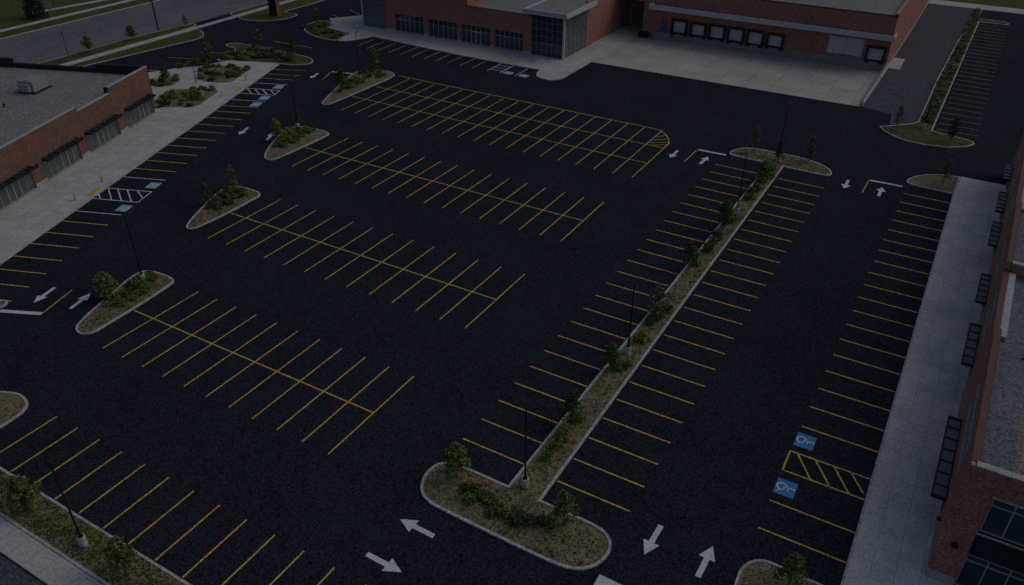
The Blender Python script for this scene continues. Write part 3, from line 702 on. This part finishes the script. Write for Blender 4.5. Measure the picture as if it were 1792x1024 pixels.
# ------------------------------------------------------------------ right store
b=thing('shop_building','tall dark red brick store at the right edge with black steel awnings over its windows','building',(27.2,38.2,0))
ux=(.015,.99989)
FRf=((27.2,38.2),(1,0),(0,-1)); FRl=((27.2,38.2),ux,(-ux[1],ux[0]))
def rl(y): return y-38.2
wall('wall',b,FRf,30,10.3,[(1.75,12,.12,5.2),(1.75,12,5.35,8.35),(14,26,.12,5.2)],'brick_right',.4,.0)
lb=[(42.6,51.6),(60.0,66.4),(71.2,76.6),(84.0,89.6),(93.2,98.6),(103.4,108.6)]
wall('wall',b,FRl,76,9.4,[(rl(a),rl(c),.12,3.3) for a,c in lb]+[(rl(a),rl(c),5.3,8.3) for a,c in lb],'brick_right',.4)
mb=MB()
for a,c in ((38.2,55),(66.3,80),(97,112)): mb.fbox(FRl,rl(a)+(.41 if a<40 else 0),rl(c),-.4,0,9.4,10.3)
for a,c in ((55.01,66.29),(80.01,96.99)): mb.fbox(FRl,rl(a),rl(c),-.4,0,9.4,9.62)
mb.fbox(FRl,rl(66.3),rl(66.65),-2.7,-.402,9.2,10.3); mb.build('parapet',M['brick_right'],b)
coping(b,FRl,[(.42,rl(54.97),10.3),(rl(55.03),rl(66.27),9.62),(rl(66.33),rl(79.97),10.3),(rl(80.03),rl(96.97),9.62),(rl(97.02),rl(112),10.3)],'brown_cap',.4,.06,.03)
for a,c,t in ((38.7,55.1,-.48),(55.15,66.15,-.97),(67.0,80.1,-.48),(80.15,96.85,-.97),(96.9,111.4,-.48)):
    mb=MB(); mb.fbox(FRl,rl(a),rl(c),-2.5,t,9.204,9.21); mb.build('bluish_roof_strip',M['roof_bluish'],b)  # thin bluish sheet along the parapet, darker than the brown gravel
coping(b,FRf,[(.3,30,10.3)],'coping',.4,.1,.05)
mb=MB(); mb.fbox(FRl,rl(66.22),rl(66.75),-2.75,-.42,10.3,10.38); mb.build('coping',M['coping'],b)
mb=MB()
for a,c in ((38.5,55),(66.3,80),(97,112)): mb.fbox(FRl,rl(a),rl(c),-.47,-.404,9.2,10.25)
mb.fbox(FRf,.5,30,-.5,-.404,9.2,10.2); mb.fbox(FRl,rl(66.66),rl(66.9),-2.7,-.48,9.2,10.25); mb.build('parapet_lining',M['membrane'],b)
for a,c in ((55.2,66),(80.2,96.8)):
    mb=MB(); mb.fbox(FRl,rl(a),rl(c),-.95,-.41,9.22,9.6); mb.build('roof_strip',M['strip'],b)
mb=MB(); mb.fbox(FRl,.42,76,-30,-.41,8.9,9.2); mb.build('roof',M['roof_brown'],b)
mb=MB(); mb.fbox(FRl,.42,76,-30,-29.6,0,9.4); mb.fbox(FRl,75.6,76,-29.5,-.41,0,9.4); mb.build('wall',M['brick_right'],b)
window(b,FRf,1.8,11.95,5.38,8.3,8,[7.65],'glass_right','alu',.2,.08)
window(b,FRf,1.8,11.95,.12,3.1,8,[2.55],'glass_right','alu',.3,.07)
mb=MB(); mb.fbox(FRf,1.78,11.98,-.34,-.24,3.12,5.18); mb.build('spandrel',M['membrane'],b)
mb=MB(); mb.fbox(FRf,1.7,12.05,-.15,.05,5.2,5.35); mb.fbox(FRf,1.7,12.05,-.1,.05,8.35,8.5); mb.build('sill',M['coping'],b)
window(b,FRf,14.05,25.95,.12,5.15,8,[2.55],'glass_right','alu',.3,.07)
for i,(a,c) in enumerate(lb):
    n=max(4,round((c-a)/1.3)); s0,s1=rl(a),rl(c)
    window(b,FRl,s0+.03,s1-.03,.12,3.27,n,[2.5],'glass_right','alu_dark',.2,.07)
    window(b,FRl,s0+.03,s1-.03,5.33,8.27,n,[7.5],'glass_side','alu',.06,.09)
    steel_awning(b,FRl,s0-.3,s1+.3,3.45,.95 if i else 1.0,7 if i==0 else 5,'smoke')
mb=MB(); mb.fbox(FRf,.0,1.72,.003,.07,0,.95); mb.fbox(FRl,-.07,3.9,.003,.05,0,.95); mb.build('plinth',M['coping'],b)
mb=MB(); mb.tube([(28.1,38.19,3.75),(28.1,37.98,3.75)],[.2,.2],14); mb.build('wall_lamp',M['black_metal'],b)
mb=MB(); mb.tube([(27.25,40.9,2.9),(26.95,40.9,2.9)],[.12,.17],10); mb.build('wall_lamp',M['black_metal'],b)
vent('dark roof vent on the brown roof of the right store, nearer of two',29.8,53.5,9.2)
vent('dark roof vent on the brown roof of the right store, farther of two',30.2,61.5,9.2)

# ------------------------------------------------------------------ light poles
def make_pole(label, x, y, yaw, h=8.15, heads=1, base_h=.85, z0=.1):
    r=thing('light_pole',label,'light pole',(x,y,z0),'parking lot light poles'); r.rotation_euler=(0,0,yaw)
    def put(mb,n,m,s=None):
        o=mb.build(n,M[m]); o.parent=r; return o
    mb=MB(); mb.tube([(0,0,0),(0,0,base_h-.04),(0,0,base_h)],[.29,.29,.25],16); put(mb,'concrete_base','kerb')
    mb=MB(); mb.tube([(0,0,base_h),(0,0,base_h+.04)],[.2,.2],8); mb.tube([(0,0,base_h+.04),(0,0,h-.2)],[.078,.055],8); put(mb,"pole",'black_metal')
    for k in range(heads):
        sg=1 if k==0 else -1
        mb=MB(); mb.tube([(0,0,h-.3),(sg*.3,0,h-.22)],[.04,.04],6); put(mb,'arm','black_metal')
        mb=MB(); mb.hexa([(sg*.4,-.17,h-.27),(sg*1.05,-.17,h-.25),(sg*1.05,.17,h-.25),(sg*.4,.17,h-.27),(sg*.4,-.13,h-.17),(sg*1.0,-.15,h-.2),(sg*1.0,.15,h-.2),(sg*.4,.13,h-.17)]); put(mb,'lamp_head','black_metal')
    return r
make_pole('black light pole on the median island nearest the camera, with a grey lamp head',.19,31.6,R(180),8.0)
make_pole('black light pole halfway along the median island',.21,50.8,R(180),8.0)
make_pole('black light pole near the far end of the median island, its head over the bays',.29,83.8,R(180),8.0)
make_pole('black light pole in the far tee of the median island',.33,102.5,R(90),8.3)
make_pole('black light pole on the weedy verge at the bottom left',-23.5,11.3,R(90),8.0)
make_pole('black light pole on the near teardrop island with a pale concrete base',-49.05,36.6,R(110),7.9)
make_pole('black light pole on the teardrop island with yellow green shrubs',-65.4,77.6,R(110),8.2)
make_pole('black light pole on the rearmost teardrop island',-72.0,100.3,R(110),8.4)
make_pole('thin dark light pole on the point of the far right grass strip',16.2,126.1,R(0),7.6)
# street side
r=thing('utility_pole','tall dark pole beside the road at the top left, cut by the top edge','utility pole',(-129.2,104.4,0))
mb=MB(); mb.tube([(-129.2,104.4,-.02),(-129.2,104.4,11)],[.16,.11],8); mb.build('pole',M['black_metal'],r,(-129.2,104.4,0))
mb=MB(); mb.tube([(-129.2,104.4,10.6),(-131.5,104.4,11.0)],[.05,.05],6); mb.build('arm',M['black_metal'],r,(-129.2,104.4,0))
r=thing('sign_post','thin dark post with a small plate beside the road behind the left shops','sign',(-129.2,83.6,0))
mb=MB(); mb.tube([(-129.2,83.6,.1),(-129.2,83.6,4.6)],[.06,.05],6); mb.build('post',M['black_metal'],r,(-129.2,83.6,0))
mb=MB(); mb.box(-129.55,-128.85,83.55,83.58,3.9,4.5); mb.build('plate',M['grey_steel'],r,(-129.2,83.6,0))
r=thing('plaza_lamp','slim dark lamp post standing between the plaza beds','lamp post',(-95.4,84.6,.15))
mb=MB(); mb.tube([(-95.4,84.6,.15),(-95.4,84.6,3.4)],[.07,.05],8); mb.build('pole',M['black_metal'],r,(-95.4,84.6,.15))
mb=MB(); mb.tube([(-95.4,84.6,3.4),(-95.4,84.6,3.5),(-95.4,84.6,3.75)],[.08,.2,.14],10); mb.build('lamp_head',M['black_metal'],r,(-95.4,84.6,.15))
r=thing('utility_box','small pale cabinet in the largest plaza bed','utility box',(-88.9,80.1,.19))
mb=MB(); mb.box(-89.2,-88.6,79.8,80.4,.18,1.1); mb.build('cabinet',M['unit'],r,(-88.9,80.1,.19))
mb=MB(); mb.box(-89.25,-88.55,79.75,80.45,1.1,1.16); mb.build('cap',M['grey_steel'],r,(-88.9,80.1,.19))
# brick pylon sign
r=thing('pylon_sign','tall brick pylon with a dark face on the grass beside the road','sign',(-117.2,126.2,.1))
mb=MB(); mb.hexa([(-117.6,124.9,.05),(-116.0,125.5,.05),(-116.7,127.4,.05),(-118.3,126.8,.05),(-117.6,124.9,7.5),(-116.0,125.5,7.5),(-116.7,127.4,7.5),(-118.3,126.8,7.5)]); mb.build('brick_body',M['brick_left'],r,(-117.2,126.2,.1))
mb=MB(); mb.hexa([(-117.62,124.80,.3),(-115.93,125.43,.3),(-115.95,125.48,.3),(-117.64,124.85,.3),(-117.62,124.80,7.4),(-115.93,125.43,7.4),(-115.95,125.48,7.4),(-117.64,124.85,7.4)]); mb.build('sign_face',M['rubber'],r,(-117.2,126.2,.1))

# ------------------------------------------------------------------ trees and shrubs
def leaves(mb, c, r, n, size, rng, mi_bias=None, flat=1.0):
    for _ in range(n):
        d=Vector((rng.gauss(0,1),rng.gauss(0,1),rng.gauss(0,1))).normalized()*(rng.random()**.45)
        p=Vector(c)+Vector((d.x*r[0],d.y*r[1],d.z*r[2]))
        a=Vector((rng.uniform(-1,1),rng.uniform(-1,1),rng.uniform(-.7,.7)*flat)).normalized()
        q=a.cross(Vector((rng.uniform(-1,1),rng.uniform(-1,1),rng.uniform(-1,1)))).normalized()
        s=size*rng.uniform(.6,1.35)
        mi=mi_bias if (mi_bias is not None and rng.random()<.6) else rng.choice((0,0,1,2))
        mb.quad([p-a*s*.5-q*s*.15,p+q*s*.42-a*s*.05,p+a*s*.55,p-q*s*.42],mi)
def crown_mesh(seed, kind):
    """crown about 1 wide-radius, in a 4 m tall tree with clear stem"""
    rng=random.Random(seed); mb=MB()
    H=4.0
    for k in range(20 if kind!='loose' else 13):
        t=k/19 if kind!='loose' else k/12
        z=1.15+t*2.6
        if kind=='cone': rad=1.22*(1-t)**.62+.14
        elif kind=='oval': rad=1.05*math.sin(math.pi*min(1,.16+t*.86))**.7
        else: rad=1.0*math.sin(math.pi*min(1,.2+t*.78))**.8
        a=k*2.4+rng.uniform(-.5,.5); rr=rad*rng.uniform(.35,.8)
        c=(math.cos(a)*rr,math.sin(a)*rr,z+rng.uniform(-.15,.15))
        q=rng.uniform(.34,.58)*(.75+.4*(1-t)) 
        leaves(mb,c,(q,q,q*.75),58 if kind!='loose' else 34,.21,rng,rng.choice((0,1,2)))
    leaves(mb,(0,0,2.3),(.6,.6,1.1),130 if kind!='loose' else 50,.2,rng)
    leaves(mb,(0,0,3.75),(.14,.14,.35),26,.17,rng,2)
    return mb
def trunk_mesh(seed):
    rng=random.Random(seed); mb=MB()
    mb.tube([(0,0,0),(.02,.01,1.2),(-.02,.03,2.5),(.01,0,3.6)],[.065,.05,.035,.012],7)
    for k in range(9):
        z=1.15+k*.26; a=k*2.4; l=.85*(1-k/12)
        mb.tube([(0,0,z),(math.cos(a)*l*.5,math.sin(a)*l*.5,z+.22),(math.cos(a)*l,math.sin(a)*l,z+.5)],[.026,.018,.007],5,False)
    return mb
PROTO={}
TREES=[
 # x, y, h, crown width, tone, form, label
 (-4.7,29.7,3.6,2.3,'green','oval','bright green young tree at the left corner of the near tee island'),
 (4.4,29.7,3.5,1.9,'green','cone','green young tree at the right side of the near tee island'),
 (.1,39.5,3.9,1.95,'dark','cone','dark green tree nearest the camera in the straight part of the median'),
 (-.1,47.7,3.1,1.9,'dark','oval','dark round young tree just before the middle light pole of the median'),
 (.3,57.6,4.0,2.5,'olive','loose','broad olive tree in the median behind the yellow shrub'),
 (-.2,68.3,3.4,2.0,'dark','cone','dark green tree fourth along the median from the camera'),
 (.1,79.4,3.7,2.3,'dark','oval','dark green full tree just before the far light pole of the median'),
 (.4,95.0,2.9,2.3,'green','oval','green bushy tree at the far end of the straight median'),
 (.5,101.8,3.4,1.3,'dark','cone','narrow dark conical tree in the middle of the far tee'),
 (-3.4,103.8,4.1,1.8,'olive','loose','thin olive tree on the left arm of the far tee'),
 (4.1,104.5,3.9,1.7,'olive','oval','olive tree on the right arm of the far tee'),
 (21.0,105.6,4.6,1.9,'olive','loose','sparse olive tree on the pointed island by the right pavement'),
 (-49.4,32.6,3.0,2.7,'green','oval','round light green tree leaning over the arrow beside the near teardrop island'),
 (-57.2,52.8,3.0,1.4,'dark','cone','dark narrow tree on the left kerb of the middle teardrop island'),
 (-57.5,57.3,3.7,1.8,'olive','loose','thin see through tree behind the middle teardrop island'),
 (-64.7,72.7,3.3,1.9,'yellow','cone','yellow green tree on the left of the third teardrop island'),
 (-65.6,78.3,3.2,1.4,'dark','loose','small dark sparse tree at the back of the third teardrop island'),
 (-71.1,94.4,4.0,2.4,'dark','cone','dark green tree on the left kerb of the rearmost teardrop island'),
 (-72.6,105.2,4.6,2.1,'green','oval','green tree standing behind the rearmost teardrop island'),
 (-101.4,105.4,4.0,2.2,'olive','oval','olive tree toward the left of the long hedge island'),
 (-92.0,105.0,3.9,1.7,'dark','cone','dark conical tree toward the right of the long hedge island'),
 (-103.2,124.2,3.8,2.2,'olive','oval','olive tree on the comma shaped grass island'),
 (-101.6,93.2,4.1,2.6,'olive','cone','tall olive tree at the back edge of the plaza'),
 (-99.7,81.9,4.0,1.7,'dark','cone','dark narrow tree in the smallest plaza bed'),
 (-127.6,87.0,3.2,2.2,'olive','oval','yellow olive tree on the boulevard behind the left shops'),
 (-127.6,96.8,3.0,2.3,'dark','oval','dark tree on the boulevard between the road and the parking'),
 (-126.4,109.3,2.6,1.8,'olive','loose','faint small tree at the end of the boulevard strip'),
 (12.6,123.6,3.9,1.7,'olive','loose','sparse dark olive tree at the left point of the far right grass strip'),
 (20.3,122.4,4.0,1.8,'dark','oval','dark tree at the right point of the far right grass strip'),
 (19.6,32.4,3.6,1.9,'green','cone','green tree rising from the island at the bottom edge on the right'),
 (-29.8,11.3,3.3,2.6,'olive','oval','leafy tree in the bottom left corner of the verge'),
 (-18.7,11.1,3.8,2.3,'olive','oval','leafy tree on the verge to the right of its light pole'),
]
for x,y,h,w,tone,form,label in TREES:
    key=(tone,form)
    if key not in PROTO:
        sd=hash(form)%7; sd={'cone':11,'oval':23,'loose':37}[form]+len(PROTO)
        t=thing('young_tree',label,'tree',(x,y,.1),'young trees on the islands')
        o=trunk_mesh(sd).build('trunk',M['bark']); o.parent=t
        o=crown_mesh(sd,form).build('crown',[M[f'leaf_{tone}{i}'] for i in range(3)],fix=False); o.parent=t
        PROTO[key]=t
    else:
        t=copy_tree(PROTO[key]); t.location=(x,y,.1); t['label']=label
    t.scale=(w*1.08/2.35,w*1.08/2.35,h/4.05); t.rotation_euler=(0,0,random.uniform(0,6.28))
# spruce and bare tree across the road
t=thing('spruce_tree','tall dark blue green spruce on the grass across the road','tree',(-161,98,-.06))
mb=MB(); mb.tube([(0,0,0),(0,0,4),(0,0,9.5)],[.28,.18,.03],8); o=mb.build('trunk',M['bark']); o.parent=t
rng=random.Random(5); mb=MB()
for k in range(120):
    f=(k/120); z=.4+f*9.2; rad=2.5*(1-f)**.85+.1; a=k*2.4
    c=(math.cos(a)*rad*.62,math.sin(a)*rad*.62,z-.2*rad)
    leaves(mb,c,(rad*.45+.1,rad*.45+.1,.35),34,.34,rng,rng.choice((0,1,2)),.5)
o=mb.build('crown',[M[f'leaf_spruce{i}'] for i in range(3)],fix=False); o.parent=t
t=thing('bare_tree','pale leafless tree beside the dark spruce across the road','tree',(-158.6,100.0,-.06))
mb=MB(); rng=random.Random(9); mb.tube([(0,0,0),(.1,.05,2),(-.05,.15,5)],[.1,.08,.05],7); o=mb.build('trunk',M['pale_bark']); o.parent=t
mb=MB()
for k in range(26):
    z=1.2+k*.15; a=k*2.4+rng.uniform(-.4,.4); l=rng.uniform(.9,1.8)
    p0=Vector((0,.05,z)); p1=p0+Vector((math.cos(a)*l*.5,math.sin(a)*l*.5,l*.7)); p2=p1+Vector((math.cos(a+.4)*l*.4,math.sin(a+.4)*l*.4,l*.7))
    mb.tube([p0,p1,p2],[.045,.03,.012],5,False)
    mb.tube([p1,p1+Vector((math.cos(a-1)*l*.4,math.sin(a-1)*l*.4,l*.5))],[.022,.01],4,False)
o=mb.build('crown',M['pale_bark']); o.parent=t

SHRUB={}
def shrub(x,y,w,h,tone,label,group,z=.1):
    key=(tone,random.randint(0,1))
    if key not in SHRUB:
        rng=random.Random(len(SHRUB)*3+2); mb=MB()
        for k in range(9):
            a=k*2.4; rr=.0 if k==0 else rng.uniform(.25,.62); zz=rng.uniform(.3,.75)*(1.15-rr*.6)
            q=rng.uniform(.28,.42); leaves(mb,(math.cos(a)*rr,math.sin(a)*rr,zz),(q,q,q*.9),26,.22,rng,rng.choice((0,1,2)))
        leaves(mb,(0,0,.3),(.7,.7,.28),60,.22,rng)
        for k in range(5):
            a=k*1.3; mb.tube([(0,0,-.05),(math.cos(a)*.3,math.sin(a)*.3,.5)],[.02,.008],4,False,1)
        o=mb.build('shrub',[M[f'leaf_{tone}{i}'] for i in range(3)],fix=False); SHRUB[key]=o
    else:
        o=SHRUB[key].copy(); COL.objects.link(o)
    o.location=(x,y,z); o.scale=(w/1.7,w/1.7,h/1.1); o.rotation_euler=(0,0,random.uniform(0,6.28))
    for k in ('label','category','group'):
        if k in o: del o[k]
    return tag(o,label,'shrub',group)
def inside(p,poly):
    x,y=p; c=False
    for i in range(len(poly)):
        (x1,y1),(x2,y2)=poly[i-1],poly[i]
        if (y1>y)!=(y2>y) and x<(x2-x1)*(y-y1)/(y2-y1)+x1: c=not c
    return c
def scatter(poly,n,wr,hr,tones,label,group,seed,z=.1,mind=.6):
    rng=random.Random(seed); xs=[q[0] for q in poly]; ys=[q[1] for q in poly]; got=[]; tries=0
    while len(got)<n and tries<6000:
        tries+=1; p=(rng.uniform(min(xs),max(xs)),rng.uniform(min(ys),max(ys)))
        if inside(p,poly) and all((p[0]-g[0])**2+(p[1]-g[1])**2>mind**2 for g in got):
            got.append(p); shrub(p[0],p[1],rng.uniform(*wr),rng.uniform(*hr),rng.choice(tones),label,group,z)
# median
shrub(.6,53.4,1.8,1.3,'yellow','bright yellow green rounded shrub beside the middle light pole of the median',None)
for (x,y,w,h) in ((.25,37.5,1.35,1.45),(.25,36.3,1.3,1.3),(.15,35.0,1.1,1.0)): shrub(x,y,w,h,'yellow','yellow green feathery shrub in the short row behind the nearest light pole','yellow shrubs by the nearest light pole')
for (x,y,w,h,t) in ((.45,48.5,1.3,.8,'green'),(.9,49.0,1.0,.6,'olive'),(.3,58.0,1.7,1.0,'olive'),(.75,59.3,1.3,.8,'dark'),(.2,56.6,1.2,.8,'dark'),(.1,69.5,1.2,.9,'green'),(.3,73.2,1.3,1.1,'dark'),(.35,74.8,1.2,1.1,'green'),(.2,76.5,1.3,1.2,'olive'),(.1,80.6,1.3,1.0,'olive'),(.6,82,1.2,.9,'green'),(.4,88.6,1.4,.9,'olive'),(.2,90,1.4,1.0,'dark'),(.5,91.8,1.3,.9,'olive'),(.3,94.4,1.5,1.1,'green'),(.9,96.4,1.4,1.0,'green'),(.6,98.4,1.3,.9,'green'),(.2,40.3,1.2,.6,'olive')):
    shrub(x,y,w*1.2,h*1.1,t,'green shrub growing under the trees of the long median','shrubs under the median trees')
for (x,y,t) in ((-3.4,29.0,'dark'),(-2.8,29.3,'olive'),(-2.2,28.9,'dark'),(-1.5,29.1,'green'),(-.8,28.7,'olive'),(-.2,28.9,'yellow'),(.4,28.6,'yellow'),(1.0,28.9,'olive'),(1.7,28.7,'dark'),(2.4,28.8,'olive'),(3.0,29.2,'dark'),(3.6,29.4,'green'),(-2.6,28.3,'green'),(-.5,28.1,'olive'),(1.4,28.2,'dark')):
    shrub(x,y,1.25,.75,t,'low shrub in the mixed row across the near tee island','row of shrubs on the near tee')
# islands
scatter([(-50.2,36.6),(-49.7,37.9),(-48.6,38.0),(-46.9,35.5),(-46.6,32.4),(-47.6,30.9),(-48.7,32.0)],22,(.85,1.3),(.5,.85),('green','green','olive','dark'),'green shrub in the thicket on the near teardrop island with the light pole','shrubs on the near teardrop island',1)
scatter([(-58.5,56.8),(-57.3,58.0),(-55.6,57.9),(-54.6,55.6),(-55.0,52.2),(-56.5,51.6),(-57.8,54.2)],24,(.9,1.35),(.5,.85),('dark','dark','olive','green'),'dark shrub in the thicket on the middle teardrop island','shrubs on the middle teardrop island',2)
scatter([(-66.3,76.6),(-65.0,78.1),(-62.3,78.2),(-61.3,75.5),(-61.8,71.0),(-63.4,70.2),(-65.0,73.0)],26,(.95,1.4),(.5,.85),('yellow','olive','olive','green'),'yellow green shrub in the thicket on the third teardrop island','shrubs on the third teardrop island',3)
scatter([(-75.1,103.0),(-74.3,105.0),(-71.8,106.2),(-69.8,104.5),(-70.2,98.5),(-70.6,93.0),(-72.2,95.0),(-73.8,99.0)],30,(1.0,1.5),(.5,.85),('olive','green','olive','yellow'),'olive shrub in the thicket on the rearmost teardrop island','shrubs on the rearmost teardrop island',4)
shrub(-43.2,16.4,1.5,1.0,'dark','dark shrub on the island end at the left edge above the nearest bays',None)
scatter([(-103.6,98),(-102.6,96.6),(-93.0,100.6),(-90.2,102.2),(-90.6,104.8),(-103.4,105.0)],30,(1.8,2.5),(.7,1.1),('olive','olive','dark','green'),'olive shrub in the hedge filling the long island behind the plaza','hedge shrubs behind the plaza',5)
scatter([(-104.7,121.6),(-105.3,126.6),(-102.4,126.0),(-101.3,122.5),(-94.5,121.6),(-93.6,118.6),(-99.5,118.8)],16,(1.6,2.2),(.45,.8),('olive','olive','green'),'low olive shrub on the comma shaped island','shrubs on the comma shaped island',6)
scatter(BED_A,26,(1.2,1.8),(.6,1.0),('olive','green','yellow','dark'),'leafy shrub in the largest plaza bed','shrubs in the largest plaza bed',7,.15)
scatter(BED_B,24,(1.2,1.8),(.6,1.0),('olive','dark','olive','green'),'brown green shrub in the five sided plaza bed','shrubs in the five sided plaza bed',8,.15)
scatter(BED_C,9,(1.4,1.9),(.6,.9),('olive','dark','green'),'dark shrub in the smallest plaza bed','shrubs in the smallest plaza bed',9,.15)
scatter([(-104.9,88.4),(-106.2,89.6),(-104.6,92.2),(-103.4,94.0),(-102.5,93.2),(-103.5,90.6)],8,(1.4,1.9),(.7,1.1),('olive','green','dark'),'shrub in the narrow bed along the back of the plaza','shrubs along the back of the plaza',10,.15)
rng_h=random.Random(11)
for k in range(58):
    y=129.5+k*1.42; x=16.35+(y-128)*.009+rng_h.uniform(-.25,.25)
    shrub(x,y+rng_h.uniform(-.4,.4),rng_h.uniform(1.7,2.3),rng_h.uniform(.45,.95),rng_h.choice(('olive','dark','olive','green')),'weedy shrub in the long hedge strip beside the grey drive','shrubs along the grey drive')
scatter([(-38,10.3),(-12,10.3),(-12,12.2),(-38,12.2)],12,(.8,1.2),(.2,.4),('olive','olive','yellow'),'low weedy tuft on the bottom left verge','weedy tufts on the verge',12)
# ------------------------------------------------------------------ dry grass tufts, too many to count
def tufts(name,polys,n,seed,tone='olive',size=.16):
    rng=random.Random(seed); mb=MB()
    for poly,k in polys:
        xs=[q[0] for q in poly]; ys=[q[1] for q in poly]; c=0
        while c<k:
            p=(rng.uniform(min(xs),max(xs)),rng.uniform(min(ys),max(ys)))
            if not inside(p,poly): continue
            c+=1
            for _ in range(3):
                a=rng.uniform(0,6.28); s=size*rng.uniform(.5,1.4); x=p[0]+rng.uniform(-.12,.12); y=p[1]+rng.uniform(-.12,.12)
                mb.quad([(x-math.cos(a)*s*.3,y-math.sin(a)*s*.3,.09),(x+math.cos(a)*s*.3,y+math.sin(a)*s*.3,.09),(x+rng.uniform(-.1,.1),y+rng.uniform(-.1,.1),.1+s)],rng.choice((0,0,1,2)))
    o=mb.build(name,[M[f'leaf_{tone}{i}'] for i in range(3)],fix=False)
    return tag(o,'scattered grass tufts on the median and the near islands','grass',None,'stuff')
tufts('grass_tufts',[(inset(tb,.35),1500),([(-40,10.2),(-8,10.2),(-8,12.5),(-40,12.5)],1700),(inset(tear[0][1],.35),350),(inset(tear[1][1],.35),260)],0,21)

# ------------------------------------------------------------------ camera, light
cd=bpy.data.cameras.new('camera'); cam=bpy.data.objects.new('camera',cd); COL.objects.link(cam)
cd.sensor_fit='HORIZONTAL'; cd.sensor_width=36; cd.lens=36*1411.641/1792; cd.clip_end=4000; cd.clip_start=.5
Mr=Matrix.Rotation(.52812,3,'Z')@Matrix.Rotation(1.00047,3,'X')@Matrix.Rotation(.0031,3,'Z')
cam.matrix_world=Matrix.Translation((21.097,-6.266,45.17))@Mr.to_4x4()
SC.camera=cam
az,el=R(42),R(46)       # direction to the sun, from +X towards +Y
sd=bpy.data.lights.new('sun','SUN'); so=bpy.data.objects.new('sun',sd); COL.objects.link(so)
sd.energy=.5; sd.angle=R(45); sd.color=(1,.95,.88)
dv=Vector((math.cos(el)*math.cos(az),math.cos(el)*math.sin(az),math.sin(el)))
so.rotation_euler=dv.to_track_quat('Z','Y').to_euler(); so.location=(0,0,80)
wd=bpy.data.worlds.new('World'); SC.world=wd; wd.use_nodes=True
nt=wd.node_tree; bg=nt.nodes['Background']
sky=nt.nodes.new('ShaderNodeTexSky'); sky.sky_type='NISHITA'; sky.sun_disc=False
sky.sun_elevation=el; sky.sun_rotation=R(90)-az; sky.air_density=1.0; sky.dust_density=3.0; sky.ozone_density=1.0
nt.links.new(sky.outputs[0],bg.inputs[0]); bg.inputs[1].default_value=.15
vs=SC.view_settings; vs.view_transform='Standard'; vs.look='None'; vs.gamma=1; vs.use_curve_mapping=False
vs.exposure=-1.76
SC.cycles.use_denoising=False
SC.cycles.max_bounces=6
